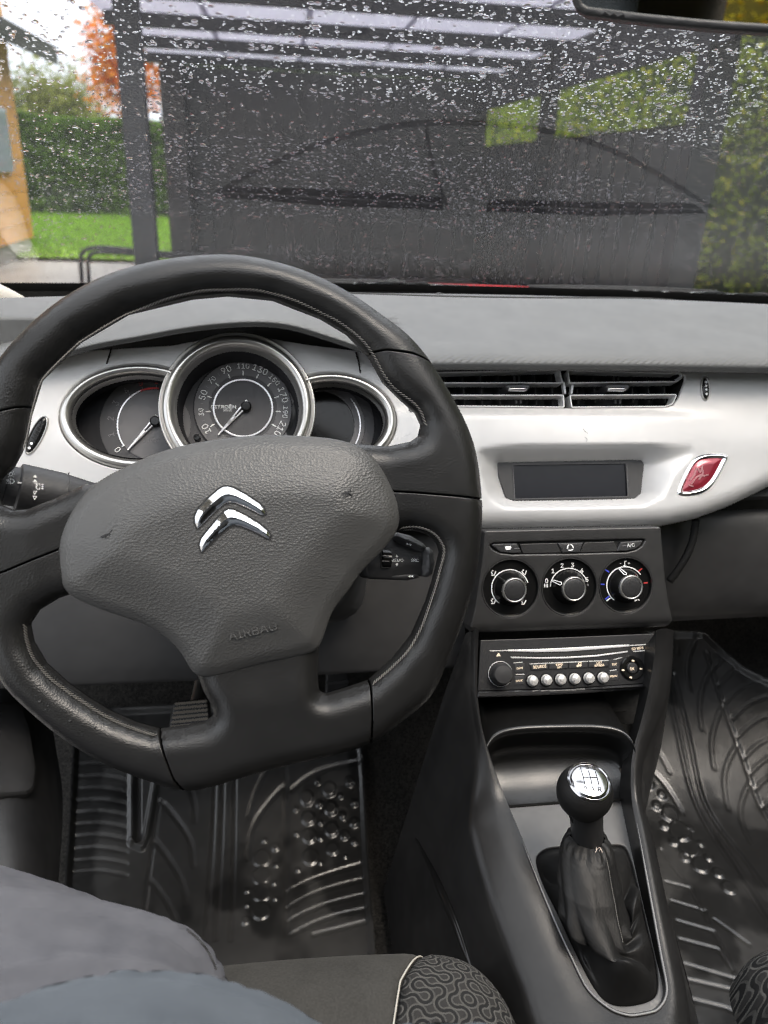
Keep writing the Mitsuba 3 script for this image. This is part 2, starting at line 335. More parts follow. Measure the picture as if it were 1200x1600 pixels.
pr0, pr1 = on_y(1096, 150, NY)[0], on_y(1142, 150, NY)[0]
add(t + '__post', box([pr0, NY, 0], [pr1, NY + .12, ZR - 0.02]), 'black_post', False)
pm = on_z(862, 145, 1.82); add(t + '__post', box([pm[0] - .07, pm[1], 0], [pm[0] + .07, pm[1] + .06, ZR - .02]), 'black_post', False)
# low side wall in vertical boards and the beam over the opening
s0, s1 = np.array([pr0 + .03, NY + .13]), np.array([xr + .06, YB]); zl = on_y(870, 218, pm[1])[2]
SW = Frame([s0[0], s0[1], 0], np.cross([s1[0] - s0[0], s1[1] - s0[1], 0], [0, 0, 1]), (s1[0] - s0[0], s1[1] - s0[1], 0)); L = np.linalg.norm(s1 - s0)
for k in range(20):
    add(t + '__side_wall__board', rbox(SW, L * k / 20 + .004, L * (k + 1) / 20 - .004, 0, zl, 0, 0.02 + 0.004 * (k % 2), 0.004, 0.3), 'black_board', 30)
add(t + '__beam', loft([[b0 + [.02, -.2, 0], b1 + [.02, .3, 0]], [b0 + [.02, -.2, .30], b1 + [.02, .3, .30]], [b0 + [.05, -.2, .30], b1 + [.05, .3, .30]], [b0 + [.05, -.2, 0], b1 + [.05, .3, 0]]], closed_u=True), 'black_post', False)
bx = [on_y(215, 90, 4.3)[0] - .12, 0]
# the roof: a milky translucent sheet over dark purlins
for k in range(6):
    y = 3.5 + 1.25 * k
    add(t + '__purlin', box([GX(y)[0] - .3, y, ZR], [GX(y)[1] + .7, y + .06, ZR + .1]), 'black_post', False)
for k in range(5):
    y = 3.45; x0, x1 = -1.35 + k * .8, -1.35 + (k + 1) * .8
    add(t + '__roof_sheet', box([x0 + .004, y, ZR + .104 + .003 * (k % 2)], [x1 + .05, YB + .3, ZR + .106 + .003 * (k % 2)]), 'milky_sheet', False)
# bent tube rail by the paving
t = new('tube_rail', 'bent black metal tube rail standing on the paving at the left', 'rail')
for off, hh in ((0, 0), (0.0, -0.05)):
    y = 6.5; A, B, C, D = on_y(120, 450, y), on_y(128, 396 + (10 if hh else 0), y), on_y(150, 387 + (12 if hh else 0), y), on_y(330, 400 + (12 if hh else 0), y)
    A[2] = 0
    q = spline(np.array([A, A * .3 + B * .7, B, C, C * .6 + D * .4, D]), 40, False); q[:, 1] += 0.25 * (hh != 0)
    add(t + '__tube', tube(np.vstack([q, [D[0] + .05, q[-1, 1], 0]]), 0.017, 8), 'black_post', True)
# ---------------------------------------------------------------- the car around the driver
mat('black_plastic', (0.022, 0.022, 0.023), 0.42, bump=lambda p, n, uv: N3(p.x * 900, p.y * 900, p.z * 900), scale=0.00006)
mat('dull_black', 0.012, 0.7)
mat('trim_grey', 0.17, 0.35)
mat('deep_black', 0.006, 0.6)
mat('gloss_black', 0.007, 0.14, spec=0.28)
mat('red_paint', (0.30, 0.012, 0.015), 0.25, clear=1.0)
mat('headliner', (0.075, 0.07, 0.066), 0.95)
mat('cream_trim', (0.58, 0.55, 0.49), 0.6)
mat('carpet', lambda p, n, uv: MX((0.010, 0.010, 0.010), (0.050, 0.047, 0.043), N3(p.x * 500, p.y * 500, p.z * 500)), 1.0, spec=0.1)
def dimple(p, n, uv):
    x, y = p.x * 1500, p.y * 1500
    return dr.sin(x) * dr.sin(y + 0.5 * x)
mat('soft_pad', lambda p, n, uv: MX((0.090, 0.092, 0.092), (0.115, 0.117, 0.116), FB(p.x * 30, p.y * 30, p.z * 30)), 0.42, bump=dimple, scale=0.0004)
mat('grey_plastic', lambda p, n, uv: MX((0.040, 0.040, 0.042), (0.062, 0.061, 0.063), FB(p.x * 40, p.y * 40, p.z * 40)), 0.45, bump=lambda p, n, uv: N3(p.x * 800, p.y * 800, p.z * 800), scale=0.00012)
mat('dark_trim', lambda p, n, uv: MX((0.017, 0.017, 0.018), (0.030, 0.030, 0.031), FB(p.x * 30, p.y * 30, p.z * 30)), 0.5, bump=lambda p, n, uv: N3(p.x * 700, p.y * 700, p.z * 700), scale=0.0001)
mat('silver', lambda p, n, uv: MX((0.44, 0.437, 0.433), (0.50, 0.497, 0.492), FB(p.x * 14, p.y * 14, p.z * 14)), lambda p, n, uv: 0.42 + 0.14 * FB(p.x * 60, p.y * 60, p.z * 60), metal=0.2, spec=0.5)
mat('satin_ring', (0.50, 0.49, 0.47), 0.28, metal=0.9)
mat('chrome', (0.82, 0.82, 0.83), 0.06, metal=1.0)
mat('print_white', (0.75, 0.75, 0.74), 0.6)
mat('print_dim', (0.16, 0.155, 0.16), 0.6)
mat('print_red', (0.40, 0.03, 0.03), 0.6)
mat('print_blue', (0.04, 0.06, 0.45), 0.6)
XM = 0.30                                           # the car's middle
WS = np.tan(np.radians(32)); WY, WZ0 = 1.25, 1.022
def glass_z(x, y):
    z = WZ0 - WS * (y - WY) - 0.075 * (x - XM) ** 2
    k = np.maximum(0, 0.62 - y); return z - 0.55 * k * k * (1 + 0.2 * k)
def glass_n(x, y):
    e = 1e-4; n = np.stack([-(glass_z(x + e, y) - glass_z(x - e, y)) / (2 * e), -(glass_z(x, y + e) - glass_z(x, y - e)) / (2 * e), np.ones_like(np.asarray(x, float) + y)], -1)
    return n / np.linalg.norm(n, axis=-1, keepdims=True)
def on_glass(px, py, off=0.0):
    d = ray(px, py); t = 0.9
    for _ in range(30):
        p = CAM + d * t; g = p[2] - glass_z(p[0], p[1]) - off; q = CAM + d * (t + 1e-4); g2 = q[2] - glass_z(q[0], q[1]) - off
        t -= g / ((g2 - g) / 1e-4)
    return CAM + d * t
def base_y(x): return WY - 0.10 * (x - XM) ** 2 - 0.03 * np.maximum(0, np.abs(x - XM) - .55)
# bodywork
car = t = new('red_car', 'red car body round the driver, its bonnet edge just showing past the windscreen', 'car')
xx = np.linspace(-0.55, 1.15, 25); yy = np.r_[1.33, 1.40, 1.5, 1.8, 2.2, 2.5, 2.62, 2.66]; zz = np.r_[0.985, on_y(650, 442, 1.40)[2], 1.004, 0.96, 0.88, 0.78, 0.68, 0.5]
V = np.stack([np.stack([XM + (xx - XM) * (1 - 0.05 * k), y - 0.12 * (xx - XM) ** 2 + 0 * xx, z - 0.05 * (xx - XM) ** 2], -1) for k, (y, z) in enumerate(zip(yy, zz))])
add(t + '__bonnet', loft(V), 'red_paint', True)
add(t + '__cowl', loft([np.stack([xx, base_y(xx) + a, glass_z(xx, base_y(xx)) + b], -1) for a, b in ((-0.01, -0.012), (0.02, -0.02), (0.06, -0.035))]), 'dull_black', True)
rx = np.linspace(-0.50, 1.10, 17); ry = np.linspace(-0.12, -1.75, 12)
roof = lambda dz: loft([np.stack([rx, y + 0 * rx, 1.50 + 0 * rx - 0.10 * (rx - XM) ** 2 - 0.05 * max(0, -y - .9) + dz], -1) for y in ry])
add(t + '__roof', roof(0.03), 'red_paint', True)
add(t + '__headliner', roof(0.0), 'headliner', True)
for s in (-1, 1):
    X = XM + s * 0.74
    a = np.array([[X - s * .02, 1.20, 0.985], [X + s * .01, 0.95, 1.12], [X + s * .0, 0.6, 1.30], [X - s * .03, 0.2, 1.44], [X - s * .05, -0.12, 1.49]])
    add(t + '__pillar', tube(spline(a, 24, False), np.linspace(0.03, 0.045, 24), 10), 'cream_trim', True)
    add(t + '__pillar', box([X - .03, -0.42, 0.4], [X + .03, -0.28, 1.47]), 'cream_trim', False)
    add(t + '__pillar', box([X - .04, -1.75, 0.9], [X + .04, -0.95, 1.46]), 'headliner', False)
    V = [[(X - s * .0 + s * o, y, z) for y in ((1.15, 0.5, -0.3, -1.5) if s > 0 else (-.30, -.8, -1.2, -1.5))] for o, z in ((.02, .34), (-.03, .36), (-.06, .55), (-.02, .80), (.02, .93), (.08, .93))]
    add(t + '__door', loft(V), 'dark_trim', 40)
add(t + '__tailgate', box([XM - .72, -1.8, 0.3], [XM + .72, -1.72, 1.10]), 'dark_trim', False)
add(t + '__rear_bench', box([XM - .70, -1.2, 0.3], [XM + .70, -0.95, 1.02]), 'carpet', False)
add(t + '__floor', loft([[[-.5, 1.25, .590], [1.15, 1.25, .590]], [[-.5, 1.02, .450], [1.15, 1.02, .450]], [[-.5, .79, .306], [1.15, .79, .306]], [[-.5, .5, .30], [1.15, .5, .30]], [[-.5, -1.5, .30], [1.15, -1.5, .30]]]), 'carpet', 20)
add(t + '__bulkhead', box([-.5, 1.26, .3], [1.15, 1.28, 0.96]), 'deep_black', False)

# windscreen
scene['screen_glass'] = {'type': 'thindielectric', 'int_ior': 1.52}
t = new('windscreen', 'wide wet windscreen with a black lower border', 'windscreen')
gx = np.linspace(-0.42, 1.02, 61); s = np.linspace(0, 1, 60)
V = np.stack([np.stack([gx, base_y(gx) - .004 - k * (base_y(gx) + .12), 0 * gx], -1) for k in s]); V[..., 2] = glass_z(V[..., 0], V[..., 1])
add(t + '__glass', loft(V), 'screen_glass', True)
V = np.stack([np.stack([gx, base_y(gx) - .004 - k, glass_z(gx, base_y(gx) - .004 - k) - 0.0015], -1) for k in (0, .008, .016, .024)])
add(t + '__border', loft(np.concatenate([np.stack([gx, base_y(gx) - .004, 0 * gx + .95], -1)[None], V])), 'deep_black', 30)
# rain drops lying on the outside of the pane: one uncountable mass of small lenses
scene['rain'] = {'type': 'dielectric', 'int_ior': 1.33}
def drops(n):
    ph = np.arange(9) * 2 * np.pi / 9
    out_v, out_f, k = [], [], 0
    x = rng.uniform(-0.45, 1.0, 7 * n); y = 1.24 - 0.74 * rng.uniform(0, 1, 7 * n)
    h = (1.24 - y) / 0.74
    patchy = meshkit.noise(np.stack([x * 7, y * 7, 0 * x], -1), 3)
    keep = rng.uniform(0, 1, len(x)) < np.clip(0.55 + 0.8 * h, 0, 1) * np.clip(0.55 + .8 * patchy, 0, 1) * np.clip(1.35 - 0.5 * (x + 0.1), 0.5, 1)
    x, y, h = x[keep][:n], y[keep][:n], h[keep][:n]; n = len(x)
    fine = rng.uniform(0, 1, n) < .42
    med = np.where(fine, .0006, 0.00068 + 0.00046 * np.clip(h * 1.6, 0, 1))
    r = np.clip(med * np.exp(rng.normal(0, 0.33, n)), 0.0004, 0.0032)
    sl = rng.uniform(0.75, 1.7, n); ang = rng.normal(0, 0.5, n)
    nn = glass_n(x, y); e1 = np.cross(nn, [0, 1, 0]); e1 /= np.linalg.norm(e1, axis=1, keepdims=True); e2 = np.cross(nn, e1)
    c = np.stack([x, y, glass_z(x, y)], 1) + nn * 0.0007
    wob = 1 + 0.22 * rng.normal(0, 1, (n, 9)) * 0.7
    lev = [(1.0, 0.0), (1.0, 0.07), (0.84, 0.15), (0.52, 0.235)]
    V = []
    for f, hh in lev:
        a = f * r[:, None] * wob * np.cos(ph + ang[:, None]) * sl[:, None]; b = f * r[:, None] * wob * np.sin(ph + ang[:, None])
        V.append(c[:, None] + a[..., None] * e1[:, None] + b[..., None] * e2[:, None] + (hh * r)[:, None, None] * nn[:, None])
    V = np.stack(V, 1).reshape(n, -1, 3)                        # n, 36, 3
    V = np.concatenate([V, (c + nn * (0.265 * r)[:, None])[:, None], c[:, None]], 1)
    f = []
    for l in range(3):
        for j in range(9):
            a, b = l * 9 + j, l * 9 + (j + 1) % 9
            f += [[a, b, b + 9], [a, b + 9, a + 9]]
    for j in range(9): f += [[27 + j, 27 + (j + 1) % 9, 36], [(j + 1) % 9, j, 37]]
    f = np.array(f); F = (f[None] + (np.arange(n) * 38)[:, None, None]).reshape(-1, 3)
    return tm(V.reshape(-1, 3), F)
m = drops(34000)
if np.einsum('ij,ij->i', m.face_normals[:200], glass_n(m.triangles_center[:200, 0], m.triangles_center[:200, 1])).mean() < -.2: m.invert()
add('raindrops', m, 'rain', 50); labels['raindrops'] = {'label': 'clear raindrops scattered over the outside of the windscreen', 'category': 'raindrops', 'kind': 'stuff'}
# water lying along the foot of the pane
t = new('standing_water', 'streak of pooled rain water along the foot of the windscreen', 'water', kind='stuff')
def pool(x0, x1, hgt, seed):
    x = np.linspace(x0, x1, 60); q = meshkit.fbm(np.stack([x * 40, x * 0, x * 0 + seed], -1), 3)
    rows = []
    for k, hh in ((0, 0), (.15, .0016), (.5, .0024), (.85, .0015), (1, 0)):
        y = base_y(x) - .010 - k * hgt * (0.35 + 1.1 * q) * np.sin(np.pi * np.linspace(.02, .98, 60)) ** .6
        rows.append(np.stack([x, y, glass_z(x, y) + .0009 + hh], -1))
    return loft(rows)
mat('foam', (0.55, 0.57, 0.57), 0.25, spec=0.7)
add(t, cat(pool(0.06, 0.46, .012, 1), pool(0.40, 0.82, .012, 5), pool(.10, .26, .028, 9), pool(.60, .98, .022, 3)), 'foam', True)
# wipers parked at the foot of the pane
for k, (a, b, lab) in enumerate((((-0.28, 0.30), (0, 0), 'black wiper parked in front of the driver'), ((0.32, 0.80), (0, 0), 'black wiper parked towards the passenger'))):
    w = new('wiper', lab, 'wiper'); x = np.linspace(a[0], a[1], 24)
    y = base_y(x) - .004 - .012 * np.sin(np.linspace(0, 2.6, 24))
    q = np.stack([x, y, glass_z(x, y) + .006], -1)
    add(w + '__blade', tube(q, 0.0022, 6), 'deep_black', True)
    q2 = q[4:20] + [0, .006, .002]; add(w + '__arm', tube(q2, 0.003, 8), 'dull_black', True)

# ---------------------------------------------------------------- dashboard
dash = new('dashboard', 'dashboard with dark padded top and pale silver front panel', 'dashboard')
FA = Frame([XM, .809, 1.010], [0, -.156, .091])                     # the silver front
px_ = np.linspace(-0.50, 1.12, 90)
prof = np.array([(.812, 1.006), (.786, 1.0095), (.776, 1.014), (.774, 1.019), (.780, 1.026), (.798, 1.033), (.85, 1.042), (.92, 1.054), (.97, 1.058), (1.02, 1.054), (1.07, 1.037), (1.11, 1.018), (1.16, 1.008), (1.22, 1.003), (1.262, 1.000)])
pr = PchipInterpolator(np.arange(len(prof)), prof)(np.linspace(0, len(prof) - 1, 60))
shift = lambda y, x: -np.clip((y - .78) / .48, 0, 1.05) * (WY - base_y(x)) - 0.02 * (x - XM) ** 2
rows = []
for y, z in pr:
    yy_ = y + shift(y, px_)
    behind = sstep(.165, .125, px_) * .875                             # behind the dials the pad starts further forward
    yy_ = np.where(behind > 0, np.maximum(yy_, behind * sstep(.165, .125, px_) + yy_ * (1 - sstep(.165, .125, px_))), yy_)
    rows.append(np.stack([px_, yy_, z - 0.03 * (px_ - XM) ** 2 * (0.5 + (y - .78) / .48)], -1))
add(dash + '__top_pad', loft(rows), 'soft_pad', True)
def pad_z(x, y):
    """Height of the pad's top at (x, y)."""
    t = np.asarray(y, float)
    for _ in range(4): t = y - shift(t, x)
    return np.interp(t, pr[22:, 0], pr[22:, 1]) - 0.03 * (x - XM) ** 2 * (0.5 + (t - .78) / .48)
def mirrored(px, py):
    """Where the dash top is that the pane reflects at a photo point."""
    p = on_glass(px, py); n = glass_n(p[0], p[1]); d = unit(ray(px, py)); r = d - 2 * (d @ n) * n; z = 1.02
    for _ in range(25):
        q = p + r * ((z - p[2]) / r[2]); z = .5 * z + .5 * float(pad_z(q[0], q[1]))
    return q
mat('seam_grey', 0.028, 0.6)
# defroster grilles, seams of the top: what the pane mirrors
def patch(pts, w=0.0015, smooth=0, key='__defroster_grille', bs='deep_black', line=0):
    q = np.array([mirrored(*p)[:2] for p in pts])
    if smooth: q = spline(q, smooth, False)
    P = LineString(q).buffer(line) if line else Polygon(q).buffer(.004).buffer(-.004)
    fr = Frame([0, 0, 0], [0, 0, 1])
    add(dash + key, relief(fr, P, lambda u, v, d: pad_z(u, v) + w, .008, lambda u, v: pad_z(u, v) - .004, 0.0008), bs, 30)
g1 = [(352, 292), (520, 296), (690, 308), (692, 328), (520, 322), (345, 308)]; g2 = [(765, 312), (930, 316), (1085, 318), (1102, 333), (930, 337), (760, 330)]
for g in (g1, g2):
    patch(g)
    a, b = np.array(g[:3]), np.array(g[5:2:-1])
    patch([tuple(x) for x in (a * .55 + b * .45)], 0.004, 0, '__defroster_bar', 'grey_plastic', .002)
patch([(340, 300), (420, 258), (540, 213), (664, 192), (790, 196), (900, 215), (1010, 262), (1108, 322)], .0015, 60, '__seam', 'seam_grey', .0032)
patch([(666, 192), (672, 240), (686, 290), (700, 325)], .0015, 20, '__seam', 'seam_grey', .0022)

# the silver front panel
CC = FA.uv(372, 638); kk = FA.k(372, 638)
disc_c = Polygon(circle(CC, 116 * kk, 120))
def ell(px, py, a, b, rot, w=0.0): return circle(FA.uv(px, py, w), a * kk, 140, b * kk, math.radians(rot))
ell_l, ell_r = Polygon(ell(219, 651, 120, 84, 0)), Polygon(ell(519, 657, 104, 79, 0))
cluster_hole = unary_union([disc_c, ell_l, ell_r]).buffer(.001)
vent_px = [(640, 581), (690, 578), (760, 576), (876, 575.5), (1000, 578), (1060, 583), (1070, 588), (1070, 596), (1060, 622), (1052, 633), (1040, 636.5), (900, 638), (715, 636), (690, 634), (660, 630)]
vents = FA.poly(vent_px)
bezel_px = [(777.5, 723), (990, 718.5), (1003, 719.5), (1006, 725), (1001, 770), (992, 778), (900, 780.5), (803, 781.5), (791, 777), (780, 745)]
rec_px = [(743, 705), (815, 701), (1015, 699), (1075, 700), (1085, 708), (1050, 740), (1030, 775), (1000, 789), (890, 793), (785, 793), (763, 780), (750, 745)]
bezel, rec = FA.poly(bezel_px, -.016, rnd=.002), FA.poly(rec_px, rnd=.005)
out_px = [(-90, 605), (0, 575), (60, 560), (125, 548), (270, 539), (372, 520), (480, 538), (545, 546), (600, 553), (680, 565), (885, 572), (1200, 581), (1400, 588),
          (1400, 650), (1300, 715), (1200, 766), (1150, 790), (1100, 808), (1040, 821), (900, 826), (750, 827), (640, 826), (300, 815), (-90, 795)]
front = FA.poly(out_px)
low = LineString(FA.uvs(out_px[14:])); topl = LineString(FA.uvs(out_px[8:13]))
led = FA.uvs([(640, 636), (900, 639), (1100, 641)])
def front_w(u, v, d):
    pt = shapely.points(np.stack([u, v], 1))
    d1 = shapely.distance(pt, low); R = .020; x = np.clip(R - d1, 0, R); w = -(R - np.sqrt(R * R - x * x)) * 1.2
    vl = np.interp(u, led[:, 0], led[:, 1]); ru = FA.uv(1120, 640)[0]
    f = sstep(ru + .03, ru - .10, u) * sstep(FA.uv(640, 640)[0] - .02, FA.uv(660, 640)[0], u)
    w += 0.007 * f * sstep(vl + .001, vl - .012, v)
    w += 0.003 * np.exp(-((v - FA.uv(900, 690)[1]) / .03) ** 2)
    di, db = shapely.distance(pt, rec.boundary), shapely.distance(pt, bezel)
    k = np.where(shapely.contains(rec, pt), di / (di + db + 1e-9), 0)
    return w - (0.016 + .007 * f + .003) * np.clip(k, 0, 1)
hole = unary_union([cluster_hole, vents, bezel.buffer(-.0005)])
add(dash + '__front_panel', relief(FA, front.difference(hole), front_w, .0045, -.02, 0.0016), 'silver', 50)
# joints of the panel left of the dials
for pts in ([(174, 545), (171, 556), (167, 568)], [(120, 700), (114, 722), (107, 742)], [(556, 551), (560, 565), (563, 582)]):
    add(dash + '__front_panel__joint', stroke(FA, pts, 2.2, 0.0, .0012), 'dull_black', 30)
add(dash + '__insert', relief(FA, FA.poly([(638, 636), (668, 632), (668, 700), (640, 700)], rnd=.001), .004, .01, -.005), 'grey_plastic', 30)
for pts in ([(911, 670), (914, 674), (918, 677)], [(914, 684), (917, 686), (917, 689)]):
    h = float(front_w(*np.array(FA.uv(*pts[1]))[:, None], 0)[0]); add(dash + '__front_panel__scratch', stroke(FA, pts, .7, h + .0001, .0002, smooth=10), 'trim_grey', False)
# thumb wheels
def thumb(px, py, a, b, rot, dots, key):
    P = Polygon(circle(FA.uv(px, py), a * kk, 40, b * kk, rot)); h = front_w(*np.array(FA.uv(px, py))[:, None], 0)[0] - 0
    k = add(dash + key, relief(FA, P, lambda u, v, d: h + .0015 + .0015 * sstep(0, .003, d), .0015, h - .004, .0008), 'gloss_black', 30)
    add(k + '__rim', ring(FA, circle(FA.uv(px, py), a * kk, 40, b * kk, rot), [(-.0004, h), (0, h + .0024), (.0012, h + .0022), (.0018, h - .001)]), 'satin_ring', True)
    c, s = np.cos(rot), np.sin(rot); u0, v0 = FA.uv(px, py)
    for d in range(7):
        x = (d - 3) * a * kk * .2
        add(k + '__rib', tube([FA.at(u0 + x * c - y * s, v0 + x * s + y * c, h + .0032) for y in (-b * kk * .5, b * kk * .5)], .0005, 5), 'dull_black', True)
    for d in dots:
        x = d * a * kk; q = Polygon(circle((u0 + x * c, v0 + x * s), .0014, 8))
        add(k + '__mark', relief(FA, q, h + .0038, .001, h + .002, 0), 'print_white', False)
thumb(59, 681, 30, 8.5, math.radians(66), (-.75, -.5), '__dial_wheel')
thumb(1101, 607.5, 19, 6.5, math.radians(88), (.55, .2, -.15, -.55), '__dial_wheel')

# air vents
add(dash + '__vent_well', relief(FA.moved(-.05), vents.buffer(.004), 0, .02, -.002, 0), 'deep_black', False)
add(dash + '__vent_well', ring(FA, resample(np.array(vents.exterior.coords)[:-1], 120, True), [(.001, -.001), (-.001, -.006), (0.0, -.05)]), 'deep_black', 30)
def vent(px, label):
    k = add(dash + '__air_vent', tm([[0, 0, 0]] * 3, [[0, 1, 2]]), 'deep_black', False); del scene[k]
    labels[k] = {'label': label}
    return k
def loop(pts, wpx, w0, w1, rnd=.002):
    P = FA.poly(pts, rnd=rnd); return relief(FA, P.difference(P.buffer(-wpx * kk)), w1, .004, w0, .0009)
def slats(k, upper, mid, lower, ends, fins, tab):
    add(k + '__slat', loop(upper, 2.6, -.016, -.0005), 'satin_grey', 30)
    add(k + '__slat', loop(lower, 2.6, -.016, -.0005), 'satin_grey', 30)
    for a, b in mid:
        add(k + '__side', stroke(FA, [a, b], 3, -.012, .006), 'satin_grey', 30)
    for x in fins:
        P = FA.poly([(x - 1, upper[0][1] + 2), (x + 1, upper[0][1] + 2), (x + 4.5, lower[2][1] - 2), (x + 2.5, lower[2][1] - 2)], -.02)
        add(k + '__fin', relief(FA, P, -.018, .01, -.045, 0), 'dull_black', False)
    for x in (tab[0] - 4, tab[0] + 3):
        add(k + '__tab__stem', stroke(FA, [(x, tab[1] - 22), (x + 3, tab[1] + 22)], 2.5, -.017, .002), 'grey_plastic', 30)
    P = FA.poly([(tab[0] - 21, tab[1] - 3), (tab[0] - 15, tab[1] - 6), (tab[0] + 16, tab[1] - 6), (tab[0] + 20, tab[1] - 2), (tab[0] + 15, tab[1] + 4), (tab[0] - 15, tab[1] + 4)], rnd=.001)
    add(k + '__tab', relief(FA, P, .006, .002, -.02, .0018), 'black_plastic', 30)
    P = FA.poly([(tab[0] - 12, tab[1] - 2.5), (tab[0] + 15, tab[1] - 3.5), (tab[0] + 18, tab[1]), (tab[0] + 13, tab[1] + 3), (tab[0] - 12, tab[1] + 2.5)], .007, rnd=.0008)
    add(k + '__tab', relief(FA, P, lambda u, v, d: .0065 + .0012 * sstep(0, .0016, d), .001, .004, .0006), 'chrome', True)
mat('satin_grey', (0.60, 0.60, 0.59), 0.35, metal=0.3)
v1 = vent(0, 'left of the two dark air vents, with a chrome slider tab')
slats(v1, [(655, 581), (876, 576), (881, 599), (662, 599)], [((878, 600), (880, 616))], [(668, 616), (882, 616), (883, 637), (690, 635)], None, [694, 722, 750, 778, 834, 860], (807, 608))
v2 = vent(0, 'right of the two dark air vents, with a slanted right end')
slats(v2, [(887, 577), (1066, 582), (1068, 590), (1058, 597), (890, 599)], [((892, 601), (890, 616)), ((1066, 594), (1056, 632))], [(890, 616), (1060, 615), (1052, 632), (1040, 636), (893, 637)], None, [899, 926, 985, 1010, 1035], (962, 608))
# display in its recess
add(dash + '__display__bezel', relief(FA, bezel.buffer(.0006).difference(FA.poly([(800, 726), (977, 723.5), (981, 776), (804, 780)], -.0165, rnd=.001)), -.0165, .004, -.03, .0006), 'dark_trim', 30)
add(dash + '__display', relief(FA, FA.poly([(799, 725), (978, 722.5), (982, 777), (803, 781)], -.0175), -.0185, .02, -.024, 0), 'screen_black', False)
for a, b in (((800.5, 726), (977, 723.5)), ((981, 776), (804, 780)), ((979, 725), (981, 776)), ((801, 726), (804, 779))):
    add(dash + '__display__lip', stroke(FA, [a, b], 1.5, -.0165, .0006), 'grey_plastic', 30)
mat('screen_black', (0.004, 0.004, 0.006), 0.22, spec=0.25)
# badge at the right of the display
bq = spline(FA.uvs([(1055.5, 771), (1060, 755), (1073, 729), (1085, 715), (1103, 709.5), (1126, 709.5), (1136, 713.5), (1132, 724), (1118, 750), (1105, 765), (1089, 773), (1060, 775.5)], .002), 90)
hb = float(front_w(*np.array(FA.uv(1096, 742))[:, None], 0)[0])
bp = Polygon(bq); k = dash + '__badge'
add(k + '__frame', relief(FA, bp.difference(bp.buffer(-9 * kk)), lambda u, v, d: hb + .0018 + .0022 * sstep(0, .0032, d), .0012, hb - .006, .0008), 'chrome', True)
mat('badge_red', (0.22, 0.012, 0.028), 0.10, metal=0.3, clear=1.0)
add(k, relief(FA, bp.buffer(-8.6 * kk), lambda u, v, d: hb + .0016 + .0012 * sstep(0, .006, d), .001, hb - .003, .0006), 'badge_red', True)
for pts in ([(1080, 756), (1086, 748), (1094, 742), (1100, 744)], [(1084, 742), (1089, 731), (1093, 738), (1097, 728)], [(1088, 745), (1106, 742)], [(1078, 750), (1085, 741)], [(1092, 749), (1098, 737), (1095, 731)], [(1076, 758), (1082, 760)]):
    add(k + '__emboss', stroke(FA, pts, 2.0, hb + .0025, .0010, smooth=12), 'badge_pale', 30)
mat('badge_pale', (0.45, 0.22, 0.23), 0.15, metal=0.6)

# hood over the dials
lip = [(-40, 578), (20, 566), (80, 552), (145, 533), (210, 521), (280, 508), (345, 500), (400, 497.5), (450, 502), (500, 516), (545, 531), (600, 549), (640, 557)]
L = spline(np.array([on_y(x, y, .772 + .012 * abs(x - 372) / 300) for x, y in lip]), 60, False)
f = np.clip(np.sin(np.linspace(0, np.pi, 60)), 0, 1)[:, None] ** .5
rows = [L + [0, .085, -.022], L + [0, .030, -.016], L + [0, .004, -.009], L + [0, -.001, -.004], L + [0, .003, 0], L + [0, .03, .006] * np.array([1, 1, 1]), L + [0, .10, .008], L * [1, 1, 0] + np.array([0, .20, 0]) + np.c_[L[:, 0] * 0, L[:, 0] * 0, np.maximum(L[:, 2] - .012, 1.022)], L * [1, 1, 0] + np.array([0, .29, 1.022])]
add(dash + '__dial_hood', loft(smooth_rows(np.array(rows[2:]), 40, 60)), 'soft_pad', True)
add(dash + '__dial_hood__underside', loft([L + [0, .006, -.0095], L + [0, .03, -.013], L + [0, .06, -.015], L + [0, .11, -.012]]), 'deep_black', True)
q = spline(np.array([on_y(56, 497, 1.17), on_y(30, 482, 1.12), on_y(-5, 470, 1.05), [-.50, .93, 1.13]]), 20, False)
add(car + '__pillar', tube(q, np.linspace(.012, .03, 20), 12), 'cream_trim', True); 
# ---------------------------------------------------------------- dials
dial = new('instrument_cluster', 'three round dials in satin silver rings behind the steering wheel', 'instrument cluster')
mat('dial_face', (0.045, 0.044, 0.047), 0.5)
mat('dial_grey', (0.105, 0.103, 0.107), 0.5)
mat('dial_black', (0.009, 0.009, 0.011), 0.6, spec=0.3)
TUBE = [(-.0125, -.012), (-.0115, -.003), (-.0095, .003), (-.0065, .0058), (-.003, .0055), (-.0005, .002), (.0005, -.001), (.0012, -.0025), (.0022, -.0005), (.0036, -.0003), (.0042, -.003)]
def trimmed(P, others):
    q = np.array(P.exterior.coords)[:-1]; ok = ~np.any([shapely.contains_xy(o, q[:, 0], q[:, 1]) for o in others], 0)
    s = int(np.argmax(~ok & np.roll(ok, -1))) + 1; q, ok = np.roll(q, -s, 0), np.roll(ok, -s)
    return q[: int(ok.sum())]
add(dial + '__ring', ring(FA, np.array(disc_c.exterior.coords)[:-1], [(a * 1.05, b + .006) for a, b in TUBE]), 'satin_ring', True)
for P in (ell_l, ell_r):
    q = trimmed(P, [disc_c.buffer(-.001)])
    if np.cross(q[10] - q[0], q[20] - q[10]) < 0: q = q[::-1]
    add(dial + '__ring', ring(FA, q, TUBE, closed=False), 'satin_ring', True)
WD = -.040
D = FA.moved(WD)
k0 = D.k(372, 638)
wall = unary_union([ell_l.buffer(-.012), ell_r.buffer(-.012), disc_c.buffer(-.0125)])
